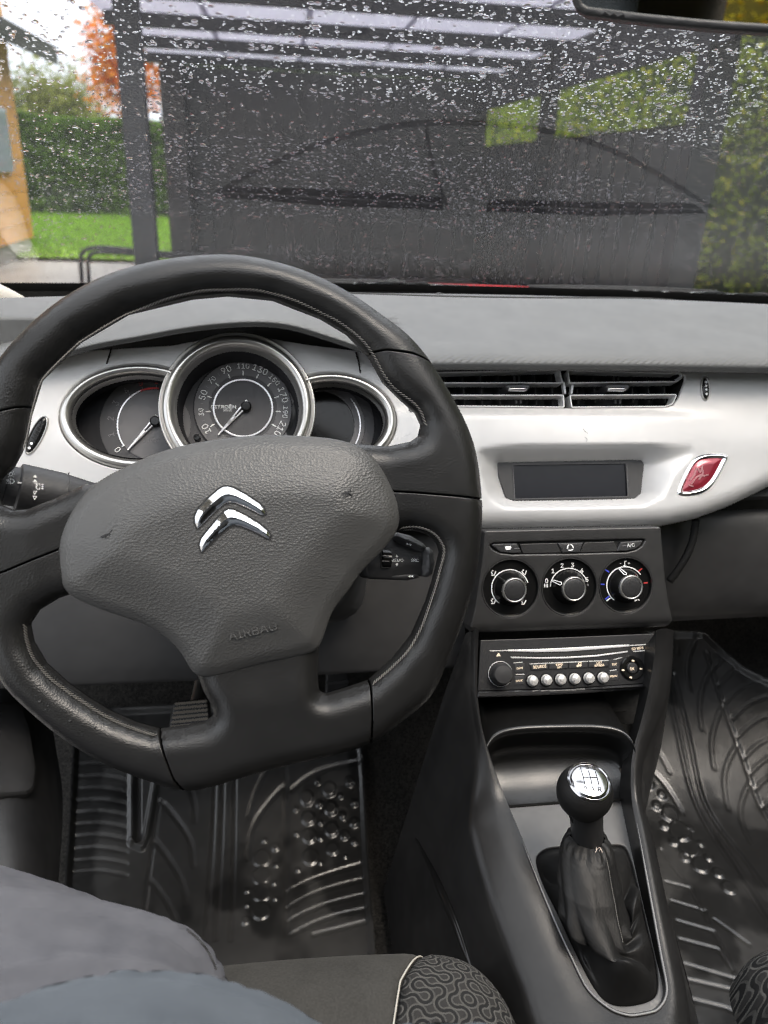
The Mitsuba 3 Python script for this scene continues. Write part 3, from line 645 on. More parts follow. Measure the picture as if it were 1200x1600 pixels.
add(dial + '__well', cat(*[ring(FA, resample(np.array(P.buffer(-.0118).exterior.coords)[:-1], 150, True), [(0, .001), (-.001, -.004), (-.004, -.046)]) for P in (disc_c,)] + [ring(FA, trimmed(P.buffer(-.0118), [disc_c.buffer(-.006)]), [(0, .001), (-.001, -.004), (-.004, -.046)], closed=False) for P in (ell_l, ell_r)]), 'dial_black', 40)
big = unary_union([disc_c, ell_l, ell_r]).buffer(.012)
add(dial + '__dial_plate', relief(D, big, -.0008, .02, -.004, 0), 'dial_black', False)
def disc(c, r, w, bs, key='__dial', hole=0, h=.0008, e=.0003, parent=dial):
    P = Polygon(circle(D.uv(*c), r * k0, 72))
    if hole: P = P.difference(Polygon(circle(D.uv(*c), hole * k0, 72)))
    return add(parent + key, relief(D, P, w, .006, w - h, e), bs, 30)
def pol(c, r, a): return (c[0] + r * math.cos(math.radians(a)), c[1] - r * math.sin(math.radians(a)))
def tick(k, c, r0, r1, a, wpx, w, bs):
    add(k, stroke(D, [pol(c, r0, a), pol(c, r1, a)], wpx, w, .0003), bs, False)
def needle(parent, c, tip, w):
    c, tip = np.array(c, float), np.array(tip, float); d = (tip - c) / np.linalg.norm(tip - c); n = np.array([-d[1], d[0]])
    tail = c - d * 9
    P = D.poly([tuple(tail + n * 5), tuple(tail - n * 5), tuple(tip - n * 1.0), tuple(tip + n * 1.0)], w)
    slot = D.poly([tuple(tail + n * 1.7 + d * 4), tuple(tail - n * 1.7 + d * 4), tuple(c + d * 22 - n * 1.2), tuple(c + d * 22 + n * 1.2)], w)
    k = add(parent + '__needle', relief(D, P.difference(slot), lambda u, v, dd: w + .0008 * sstep(0, .0016, dd), .002, w - .002, .0003), 'needle_metal', 30)
    add(k + '__hub', lathe([(0, .0085), (.0042, .0085), (.0056, .007), (.006, .0), (.0, 0)], D.p(*(c + [3, 3])), D.n, 32), 'gloss_black', 30)
mat('needle_metal', (0.62, 0.61, 0.62), 0.25, metal=0.6)
# speedometer
C = (380, 638)
sp = disc(C, 100, .0002, 'dial_face', '__speedometer', 0); labels[sp] = {'label': 'central speedometer with white numbers to 210'}
disc(C, 77, .0018, 'dial_grey', '__scale', 53, .002, .0004, sp)
disc(C, 77.5, .0022, 'dial_black', '__scale', 76, .002, .0002, sp)
disc(C, 45, .0014, 'dial_face', '__face', 0, .002, .0003, sp)
disc(C, 47.5, .0022, 'needle_metal', '__face_ring', 44.5, .002, .0004, sp)
for v in range(10, 211, 10):
    a = 90 - (v - 110) * 1.19
    if v % 20 == 10:
        m = lettering(D, str(v), *pol(C, 66, a), 10 if (v // 20) % 2 == 0 else 7.8, a - 90, .0019, .0003, squeeze=1.0)
        add(sp + '__numeral', m, 'print_white', False); tick(sp + '__tick', C, 52, 58, a, 1.8, .0019, 'print_white')
    else: tick(sp + '__tick', C, 63, 67, a, 1.0, .0019, 'print_dim')
add(sp + '__lettering', lettering(D, 'CITROËN', 349, 635, 5.2, 0, .0015, .0003, True, 1.25), 'print_white', False)
add(sp + '__lettering', lettering(D, 'km/h', 356, 641, 4.2, 0, .0015, .0003), 'print_white', False)
needle(sp, (382, 634), (341, 679), .006)
add(sp + '__reset_knob', lathe([(0, .012), (.003, .0118), (.0036, .010), (.0036, 0)], FA.p(309, 686, -.03), FA.n, 20), 'gloss_black', 30)
# a darker wedge at the right of the speedometer
w_ = [pol(C, 82, a) for a in np.linspace(50, -32, 24)] + [pol(C, 98, a) for a in np.linspace(-36, 46, 24)]
add(sp + '__side_window', relief(D, D.poly(w_, rnd=.001), .0016, .006, 0, .0004), 'dial_black', 30)
# rev counter
C2 = (241, 664)
rv = disc(C2, 82, .0004, 'dial_face', '__rev_counter', 0); labels[rv] = {'label': 'left rev counter with red zone above five'}
disc(C2, 56, .0016, 'dial_grey', '__face', 0, .002, .0004, rv)
for v in range(0, 7):
    a = 214 - v * 21.2
    add(rv + '__numeral', lettering(D, str(v), *pol(C2, 69, a), 9.5, a - 90, .0006, .0003), 'print_red' if v > 4 else 'print_white' if v == 0 else 'print_dim', False)
    tick(rv + '__tick', C2, 56, 61, a, 1.3, .0018, 'print_white' if v < 1 else 'print_dim')
arc = lambda c, r, a0, a1, n=20: [pol(c, r, a) for a in np.linspace(a0, a1, n)]
add(rv + '__arc', stroke(D, arc(C2, 57.5, 214, 112), 2.2, .0018, .0003), 'needle_metal', False)
add(rv + '__red_zone', stroke(D, arc(C2, 57.5, 111, 84), 3.0, .0018, .0003), 'print_red', False)
add(rv + '__lettering', lettering(D, 'x 1000', 236, 688, 5.5, 0, .0018, .0003), 'print_dim', False)
needle(rv, (241, 657), (199, 703), .006)
# the round display at the right
C3 = (500, 664)
rd = disc(C3, 88, .0004, 'dial_face', '__round_display', 0); labels[rd] = {'label': 'right dial with a blank black round screen'}
disc(C3, 72, .0018, 'dial_grey', '__bezel', 55, .002, .0005, rd)
disc(C3, 55, .0012, 'gloss_black', '__screen', 0, .002, .0004, rd)
add(rd + '__arc', stroke(D, arc(C3, 63, 40, -40), 1.8, .002, .0003), 'needle_metal', False)

# ---------------------------------------------------------------- steering wheel
sw = new('steering_wheel', 'flat-bottomed black leather steering wheel with a large airbag cover', 'steering wheel')
W = Frame([-.032, .557, .952], [0, -math.cos(math.radians(24)), math.sin(math.radians(24))])
kw = W.k(375, 800)
outer = [(350, 399), (200, 420), (100, 467), (45, 512), (0, 563), (-22, 610), (-42, 690), (-50, 780), (-44, 870), (-28, 960), (0, 1056), (40, 1103), (87, 1143), (130, 1172), (175, 1196), (235, 1219), (288, 1233), (330, 1228), (440, 1196), (577, 1161),
         (625, 1128), (671, 1088), (697, 1035), (717, 985), (732, 940), (742, 903), (749, 855), (752.5, 800), (751, 770), (743, 709), (725, 657), (707, 623), (672, 566), (633, 521), (600, 496), (550, 461), (475, 424), (420, 408)]
top_hole = [(129, 757), (90, 777), (45, 795), (22, 797), (4, 790), (-6, 770), (2, 748), (20, 732), (33, 708), (42, 685), (48, 650), (65, 594), (125, 535), (200, 491), (300, 467), (355, 462), (425, 469), (500, 498), (540, 522), (575, 557), (597, 597), (624, 624), (648, 645), (657, 664), (653, 682), (641, 690), (606, 697), (560, 693), (520, 690)]
cover_px = [(97, 850), (103, 828), (112, 808), (130, 780), (155, 755), (205, 727), (265, 703), (330, 689), (390, 682), (440, 681), (500, 684), (540, 691), (565, 702), (586, 720), (602, 745), (614, 770), (622, 800), (619, 826), (607, 846), (583, 873), (560, 897), (543, 922), (524, 946), (514, 966), (506, 990), (499, 1006),
            (487, 1016), (440, 1028), (380, 1042), (332, 1054), (312, 1052), (300, 1042), (287, 1020), (272, 1002), (251, 985), (215, 968), (175, 955), (140, 941), (117, 929), (103, 912), (98, 890)]
left_hole = [(120, 925), (92, 935), (62, 953), (47, 976), (52, 1003), (72, 1037), (105, 1067), (140, 1092), (175, 1113), (215, 1130), (250, 1139), (290, 1134), (322, 1127), (334, 1117), (330, 1100), (318, 1080), (306, 1050), (280, 1005), (215, 965), (170, 945)]
right_hole = [(612, 832), (641, 827), (668, 835), (682, 849), (686, 862), (681, 884), (674, 910), (665, 939), (642, 992), (612, 1030), (575, 1063), (540, 1075), (510, 1084), (499, 1081), (497, 1060), (499, 1009), (512, 962), (543, 915), (583, 868)]
O_ = W.poly(outer, smooth=260)
holes = [W.poly(top_hole, smooth=0, rnd=.003), W.poly(left_hole, rnd=.004), W.poly(right_hole, rnd=.004)]
cov = W.poly(cover_px, smooth=160)
body = O_.difference(unary_union(holes))
hub = unary_union([cov.buffer(-.004)])
RR = .0172
def wheel_w(u, v, d):
    x = np.clip(RR - d, 0, RR)
    h = np.sqrt(np.maximum(RR * RR - x * x, 0))
    cu, cv = W.uv(372, 800); spoke = sstep(.155, .115, np.hypot(u - cu, (v - cv)))           # spokes lie a little lower than the rim
    return h - .004 * spoke
mat('wheel_leather', lambda p, n, uv: MX((0.007, 0.0069, 0.0068), (0.014, 0.0138, 0.0136), FB(p.x * 25, p.y * 25, p.z * 25)), lambda p, n, uv: 0.24 + 0.18 * FB(p.x * 50, p.y * 50, p.z * 50), spec=0.38,
    bump=lambda p, n, uv: VO(p.x * 800, (p.z + .45 * p.y) * 700)[0], scale=0.00018)
mat('wheel_leather_rough', lambda p, n, uv: MX((0.012, 0.0115, 0.0115), (0.026, 0.025, 0.025), N3(p.x * 350, p.y * 350, p.z * 350)), 0.40, spec=0.5, bump=lambda p, n, uv: VO(p.x * 560, (p.z + .45 * p.y) * 560)[0], scale=0.0005)
mat('airbag_skin', lambda p, n, uv: MX((0.042, 0.0418, 0.0408), (0.056, 0.0555, 0.0542), FB(p.x * 25, p.y * 25, p.z * 25)), 0.42, spec=0.5, bump=lambda p, n, uv: VO(p.x * 470, (p.z + .45 * p.y) * 600)[0], scale=0.00038)
mat('satin_plastic', (0.022, 0.0218, 0.0214), 0.32, spec=0.5, bump=lambda p, n, uv: VO(p.x * 470, (p.z + .45 * p.y) * 600)[0], scale=0.00038)
# seams that split the leather into its pieces
cut = lambda pts, wd=.0006: LineString(W.uvs(pts)).buffer(wd)
seams = [cut([(560, 556), (600, 553), (640, 558), (665, 566), (690, 580)]), cut([(600, 768), (640, 770), (700, 775), (760, 781)]),
         cut([(60, 636), (35, 640), (0, 650), (-60, 668)]), cut([(110, 853), (60, 873), (20, 890), (-60, 915)]),
         cut([(238, 1125), (251, 1140), (262, 1170), (275, 1205), (300, 1245)]), cut([(572, 1050), (577, 1068), (578, 1110), (577, 1180)])]
stem_line = cut([(290, 1060), (320, 1054), (390, 1043), (450, 1029), (505, 1006)])
pieces = body.difference(unary_union(seams)).difference(cov.buffer(-.008))
pcs = sorted(getattr(pieces, 'geoms', [pieces]), key=lambda g: -g.area)
names = []
for g in pcs:
    if g.area < 2e-5: continue
    c = np.array(g.representative_point().coords[0]); cpx = [(c[0] - W.uv(375, 800)[0]) / kw + 375, 800 - (c[1] - W.uv(375, 800)[1]) / kw]
    bs, nm = 'wheel_leather', 'rim_leather'
    if cpx[1] > 1040 and 240 < cpx[0] < 600: bs, nm = 'satin_plastic', 'lower_trim'
    elif 600 < cpx[1] < 1000 and abs(cpx[0] - 375) > 200 and g.area < .016: bs = 'wheel_leather_rough'
    rim = relief(W, g, wheel_w, .0042, -.002, .0009, dist=body)
    add(sw + '__' + nm, rim, bs, 40)
# the back half of the rim
p, f = fill(body.buffer(-.0008), .006, [.001, .003, .006, .011, .016]); d = edge_dist(body, p); x = np.clip(RR - d, 0, RR)
add(sw + '__rim_back', tm(W.at(p[:, 0], p[:, 1], -.0015 - np.sqrt(np.maximum(RR * RR - x * x, 0)) * .8), f[:, ::-1]), 'wheel_leather', True)
# airbag cover
ridge = [LineString(W.uvs(q)) for q in ([(240, 940), (282, 965), (318, 1000), (338, 1050)], [(600, 800), (545, 850), (495, 925), (470, 1010)])]
def cover_w(u, v, d):
    return .0145 + .013 * sstep(0, .05, d) ** .8 + .004 * sstep(0, .010, d) - .00035 * 0
add(sw + '__airbag_cover', relief(W, cov.buffer(-.0007), cover_w, .004, .004, .003), 'airbag_skin', 40)
AB = sw + '__airbag_cover'
def on_cover(px, py):
    u, v = W.uv(px, py, .028); return float(cover_w(0, 0, np.array([cov.boundary.distance(Point(u, v))]))[0])
hA = on_cover(362, 815)
def chev(pts):
    q = W.poly(pts, hA, rnd=.0006); k = add(AB + '__chevron', relief(W, q, lambda u, v, d: hA + .0004 + .0034 * np.sqrt(np.clip(d / .006, 0, 1)), .0011, hA - .004, .0005), 'chrome', True)
    add(AB + '__chevron_recess', relief(W, q.buffer(.0011), hA + .0003, .003, hA - .004, 0), 'deep_black', False)
chev([(304.5, 817), (304, 808), (309, 796), (325, 779), (341, 765), (349, 760.5), (356, 760), (364, 762), (385, 773), (406, 787), (413, 795), (415, 803), (413, 806), (404, 803), (385, 793), (368, 786), (360, 785), (352, 787), (340, 796), (325, 811), (309, 827)])
chev([(311.5, 852), (314, 842), (325, 828), (340, 810), (350, 799), (357, 795.5), (364, 796), (385, 806), (405, 818), (418, 829), (423, 837), (422, 843), (418, 842), (395, 830), (378, 823), (368, 821), (360, 823), (345, 835), (330, 850), (315, 864)])
h_ = on_cover(395, 986)
add(AB + '__lettering', lettering(W, 'AIRBAG', 395, 986, 13, 11, h_ - .0002, .0007, squeeze=1.15), 'airbag_skin', 20)
def horn(px, py, rot):
    h = on_cover(px, py); c, s = math.cos(rot), math.sin(rot)
    P = lambda x, y: (px + x * c + y * s, py + x * s * -1 + y * c)
    add(AB + '__horn_symbol', cat(stroke(W, [P(-10, 1), P(-3, 0), P(5, -1), P(10, -5)], 1.4, h, .0006), stroke(W, [P(-10, 2), P(5, 1), P(10, 5)], 1.4, h, .0006), stroke(W, [P(-3, 0), P(-4, 4), P(0, 6), P(4, 4), P(3, 0)], 1.3, h, .0006)), 'black_plastic', 20)
horn(167, 835, .25); horn(540, 770, .15)
# stitching along the inner edge: small slanted thread ends
mat('thread_dark', (0.12, 0.115, 0.105), 0.7)
def stitches(pts, n, inset=.0042, smooth=True):
    q = W.uvs(pts); q = spline(q, 400, False) if smooth else q
    q = resample(q, n); t = np.gradient(q, axis=0); t /= np.linalg.norm(t, axis=1, keepdims=True); nr = np.stack([-t[:, 1], t[:, 0]], 1)
    ms = []
    for a, b, m_ in zip(q, t, nr):
        e = []
        for s, o in ((-.0016, -.0007), (0, 0), (.0016, .0007)):
            c = a + b * s + m_ * o; dd = body.boundary.distance(Point(*c))
            e.append(W.at(c[0], c[1], float(wheel_w(np.array([c[0]]), np.array([c[1]]), np.array([max(dd, .001)]))[0]) + .0003 + (.0004 if s == 0 else 0)))
        ms.append(tube(e, .00042, 5))
    return cat(*ms)
st = [[(45, 700), (56, 650), (72, 598), (128, 540), (203, 494), (300, 463), (355, 458), (425, 464), (502, 494), (543, 518), (579, 555), (601, 594), (627, 620), (651, 641), (661, 664)],
      [(44, 976), (49, 1005), (69, 1040), (103, 1071), (139, 1096), (174, 1117), (214, 1134), (244, 1143)],
      [(626, 825), (643, 823), (671, 831), (687, 849), (690, 862), (685, 885), (678, 912), (669, 940), (646, 995), (615, 1034), (582, 1063)]]
for q, n in zip(st, (150, 62, 66)):
    add(sw + '__stitching', stitches(q, n), 'thread_dark', True); labels[f'{sw}__stitching' if len([1]) and f'{sw}__stitching_001' not in scene else max(k for k in scene if k.startswith(sw + '__stitching'))] = {'kind': 'stuff'}

# chipped spots on the lower left of the rim
chips = []
for x, y, r in ((64, 1094, 3.4), (77, 1101, 2.2), (73, 1107, 2), (111, 1124, 3.2), (104, 1110, 2), (149, 1135, 2.4), (58, 1085, 1.6), (131, 1130, 1.5)):
    c = W.uv(x, y, .014); dd = body.boundary.distance(Point(*c)); h = float(wheel_w(np.array([c[0]]), np.array([c[1]]), np.array([dd]))[0])
    chips.append(trimesh.creation.icosphere(2, r * kw * .8, )); chips[-1].apply_scale([1, 1, .5]); chips[-1].apply_translation(W.at(c[0], c[1], h + .0002))
add(sw + '__rim_chip', cat(*chips), 'deep_black', True); labels[sw + '__rim_chip'] = {'kind': 'stuff'}

# ---------------------------------------------------------------- column and stalks
col = new('steering_column', 'dark grey column shroud behind the steering wheel', 'steering column')
cb = W.p(400, 870, -.035)
def hullm(pts_r):
    import manifold3d as m3
    return tm(*(lambda m: (m.vert_properties[:, :3], m.tri_verts))(m3.Manifold.batch_hull([m3.Manifold.sphere(r, 20).translate(tuple(map(float, p))) for p, r in pts_r]).to_mesh()))
ax = np.array([0, .9135, -.4067])
add(col + '__shroud', hullm([(W.p(290, 830, -.075), .022), (W.p(545, 815, -.075), .022), (W.p(500, 915, -.085), .03), (W.p(330, 930, -.085), .03), (W.p(290, 830, -.20), .03), (W.p(540, 820, -.20), .03), (W.p(520, 920, -.20), .035), (W.p(320, 930, -.20), .035)]), 'grey_plastic', 30)
add(col + '__hub', lathe([(.045, -.04), (.05, -.06), (.05, -.12)], W.p(385, 860, 0), W.n, 40), 'dull_black', 30)
# light stalk at the left
ls = new('light_stalk', 'black light switch stalk with fog lamp symbols left of the wheel', 'stalk')
sd = .64
P0, P1 = deep(-70, 745, .595), deep(190, 788, .66)
q = np.linspace(0, 1, 24)[:, None] * (P1 - P0) + P0
rr = np.interp(np.linspace(0, 1, 24), [0, .02, .27, .275, .35, .355, .62, .625, .63, 1], [.010, .0150, .0160, .0178, .0180, .0192, .0170, .0160, .0165, .0110])
tt = np.array([0, .01, .02, .1, .27, .272, .278, .30, .345, .35, .356, .37, .5, .62, .622, .63, .632, .7, .8, 1]); path = P0 + tt[:, None] * (P1 - P0)
rad = np.interp(tt, [0, .01, .02, .27, .272, .278, .345, .35, .356, .37, .62, .622, .63, .632, 1], [.004, .012, .0155, .0165, .0155, .0160, .0160, .0172, .0190, .0194, .0178, .0168, .0168, .0172, .0105])
add(ls + '__body', tube(path, rad, 40), 'dark_trim', 30)
LS = Frame(deep(57, 758, .60), unit(CAM - deep(57, 758, .61)) + np.array([0, 0, .12]), P1 - P0)
LS = Frame(P0 + .47 * (P1 - P0) + LS.n * .0190, LS.n, P1 - P0)
def sym(k, pts, wpx, closed=False, smooth=0, fr=None, bs='print_white'): return add(k, stroke(fr or LS, pts, wpx, 0, .0003, closed, smooth), bs, False)
S = ls + '__symbol'
for y in (746, 753):                                              # two solid arrows up, two outlined arrows down
    add(S, relief(LS, LS.poly([(51, y), (58.5, y + .8), (55, y - 4.5)]), .0004, .01, -.0003, 0), 'print_white', False)
for y in (767, 775): sym(S, [(51.5, y), (57.5, y + .8), (54, y + 5.5)], 1.0, True)
def lamp(cx, cy, s):
    sym(S, [(cx, cy - 4), (cx, cy + 4.5), (cx + s * 5, cy + 3.6), (cx + s * 6.5, cy), (cx + s * 5, cy - 3.4)], 1.1, True)
    for k in range(3): sym(S, [(cx - s * 2, cy - 3.2 + 3.2 * k), (cx - s * 6.5, cy - 2.6 + 3.2 * k)], .9)
    sym(S, [(cx - s * 4.2, cy - 4.5), (cx - s * 4.2, cy + 5)], .8)
lamp(51.5, 758.5, 1); lamp(62, 760, -1)
sym(S, [(16, 748.5), (16, 755.5), (20, 755), (22.5, 752), (20, 749)], 1.1, True)
for k in range(4): sym(S, [(9.5, 749 + 2 * k), (14, 749 + 2 * k)], .9)
sym(S, [(3, 749), (6, 750), (7, 752), (6, 754), (3, 755)], 1.0)
sym(S, circle((17, 741), 2.6, 10).tolist(), .9, True)
for a in range(0, 360, 45): sym(S, [(17 + 4.4 * math.cos(math.radians(a)), 741 + 4.4 * math.sin(math.radians(a))), (17 + 6.4 * math.cos(math.radians(a)), 741 + 6.4 * math.sin(math.radians(a)))], .8)
add(S, relief(LS, LS.poly([(27.5, 753), (34, 753.5), (34, 756), (27.5, 755.5)]), .0012, .01, -.0003, 0), 'print_white', False)
# audio remote control at the right
rs = new('audio_stalk', 'black audio remote control with MEMO and SRC marks right of the wheel', 'stalk')
AF = Frame(W.p(630, 872, -.030), unit(W.n + np.array([.10, 0, .05])))
ka = AF.k(630, 872)
bp_ = AF.poly([(575, 905), (570, 880), (588, 850), (596, 842), (612, 835), (640, 843), (662, 853), (672, 862), (674, 885), (664, 899), (640, 901), (610, 906)], rnd=.004)
add(rs + '__body', relief(AF, bp_, lambda u, v, d: .001 + .005 * sstep(0, .012, d), .003, -.035, .003), 'dark_trim', 35)
up = AF.poly([(611, 836), (620, 832), (640, 837), (660, 849), (666, 856), (658, 864), (640, 858), (620, 850), (613, 843)], rnd=.002)
add(rs + '__rocker', relief(AF, up, lambda u, v, d: .004 + .005 * sstep(0, .007, d), .0018, -.01, .0016), 'grey_plastic', 35)
lo = AF.poly([(606, 896), (640, 893), (654, 895), (656, 903), (636, 907), (608, 906)], rnd=.002)
add(rs + '__rocker', relief(AF, lo, lambda u, v, d: .000 + .004 * sstep(0, .006, d), .0018, -.012, .0014), 'dark_trim', 35)
en = AF.poly([(657, 866), (661, 857), (668, 854), (675, 861), (677, 880), (674, 896), (667, 902), (659, 900), (656, 885)], rnd=.003)
add(rs + '__end_button', relief(AF, en, lambda u, v, d: .005 + .005 * sstep(0, .007, d), .0018, -.02, .002), 'grey_plastic', 35)
wh = AF.poly([(594, 858), (611, 858), (611, 888), (594, 888)], .006, rnd=.002)
add(rs + '__wheel_slot', relief(AF, wh, .0072, .004, 0, .0004), 'deep_black', 30)
add(rs + '__scroll_wheel', tube([AF.p(596.5, 873, .0040), AF.p(609, 873, .0040)], .0078, 24), 'gloss_black', 40)
for y in (869, 877): add(rs + '__scroll_wheel__rib', tube([AF.p(597, y, .0116), AF.p(608, y, .0116)], .0006, 5), 'grey_plastic', True)
A6 = AF.moved(.0064)
add(rs + '__lettering', lettering(A6, 'MEMO', 620.5, 875.5, 4.6, -2, 0, .0003), 'print_white', False)
add(rs + '__lettering', lettering(A6, 'SRC', 648, 875.5, 4.6, -2, 0, .0003), 'print_white', False)
def tri(fr, c, a, r, key, w=0): add(key, relief(fr, fr.poly([(c[0] + r * math.cos(math.radians(a + k)), c[1] - r * math.sin(math.radians(a + k))) for k in (0, 125, 235)], w), w + .0004, .01, w - .0003, 0), 'print_white', False)
for c, a in (((620, 869), 90), ((620, 882), -90)): tri(A6, c, a, 2.6, rs + '__symbol')
for x in (637, 641.5): tri(AF, (x, 850 + (x - 637) * .3), 0, 2.4, rs + '__symbol', .0092)
for x in (640, 644): tri(AF, (x, 900.5), 180, 2.3, rs + '__symbol', .0042)
# ---------------------------------------------------------------- climate panel
cp = new('climate_panel', 'dark grey panel with three round heater knobs under the display', 'heater panel')
A_, B_ = deep(885, 826, .83), deep(885, 985, .80)
HV = Frame((A_ + B_) / 2 + [0, -.004, 0], [0, -.93, .37])
kh = HV.k(890, 917)
mat('panel_grey', lambda p, n, uv: MX((0.020, 0.0196, 0.0196), (0.030, 0.0295, 0.0295), FB(p.x * 60, p.y * 60, p.z * 60)), 0.40, bump=lambda p, n, uv: N3(p.x * 1100, p.y * 1100, p.z * 1100), scale=0.00006)
hp_ = HV.poly([(757, 829), (890, 826), (1033, 823), (1036, 860), (1040, 905), (1046, 945), (1052, 972), (1047, 983), (1024, 984), (890, 988), (760, 991), (737, 990), (735, 980), (742, 950), (750, 900), (755, 860)], rnd=.003)
strip = HV.poly([(765, 852), (771, 848.5), (890, 845), (1003, 842.5), (1008.5, 844), (1003, 853), (994, 859), (980, 862.5), (890, 865), (800, 866), (782, 864), (771, 859)], rnd=.0008)
kn = [(798, 919, 43), (890, 917, 43), (978, 914.5, 42)]
dish = [Polygon(circle(HV.uv(x, y), r * kh, 72, r * kh)) for x, y, r in kn]
lowv = HV.uv(890, 988)[1]
def hw(u, v, d): x = np.clip(.014 - (v - lowv), 0, .014); return -(.014 - np.sqrt(.014 ** 2 - x * x)) * .9
add(cp + '__panel', relief(HV, hp_.difference(unary_union(dish)).difference(strip), hw, .004, -.03, .002), 'panel_grey', 40)
def on_hv(pts, key, w, bs, edge=.0006, rnd=.0006, pl=.0, res=.003): return add(key, relief(HV, HV.poly(pts, w, rnd=rnd), (lambda u, v, d: w + pl * sstep(0, .002, d)), res, w - .006, edge), bs, 30)
add(cp + '__strip_recess', relief(HV, strip.buffer(.001), -.0045, .01, -.008, 0), 'deep_black', False)
on_hv([(812, 850), (870, 848.5), (878, 863.5), (817, 864.8)], cp + '__strip_filler', -.0012, 'panel_grey')
on_hv([(913, 848), (960, 846), (966, 861.5), (906, 863.5)], cp + '__strip_filler', -.0012, 'panel_grey')
for pts, nm in (([(768, 852), (772, 850), (808, 849.3), (815.5, 864), (800, 864.8), (782, 863)], 'heated rear window button with a pale icon'), ([(871, 849), (912, 848), (906, 863.5), (879, 864)], 'recirculated air button with an arrow ring icon'), ([(970, 847), (1005, 844.5), (1001, 852), (992, 858.5), (979, 861), (964, 861.5)], 'air conditioning button lettered A/C')):
    k = on_hv(pts, cp + '__button', .0004, 'dark_trim', .0012); labels[k] = {'label': nm}
HB = HV.moved(.0005)
add(cp + '__button__icon', cat(relief(HB, HB.poly([(789, 853.5), (798, 853), (799, 856), (797, 859), (791, 859.5), (789, 856.5)]), .0003, .01, -.0003, 0)), 'print_white', False)
add(cp + '__button__icon', stroke(HB, [(804, 857), (811, 856.7)], .9), 'print_dim', False)
for a in (0, 120, 240):
    q = [(891 + 4.6 * math.cos(math.radians(a + t_)), 855.5 - 4.6 * math.sin(math.radians(a + t_))) for t_ in (0, 40, 80)]
    add(cp + '__button_001__icon', stroke(HB, q, 1.8), 'print_white', False)
add(cp + '__button_002__lettering', lettering(HB, 'A/C', 985.5, 852, 5, 2, 0, .0003), 'print_white', False)
add(cp + '__button_002__icon', stroke(HB, [(972, 852.8), (978, 852.5)], .9), 'print_dim', False)
HD = HV.moved(-.004)
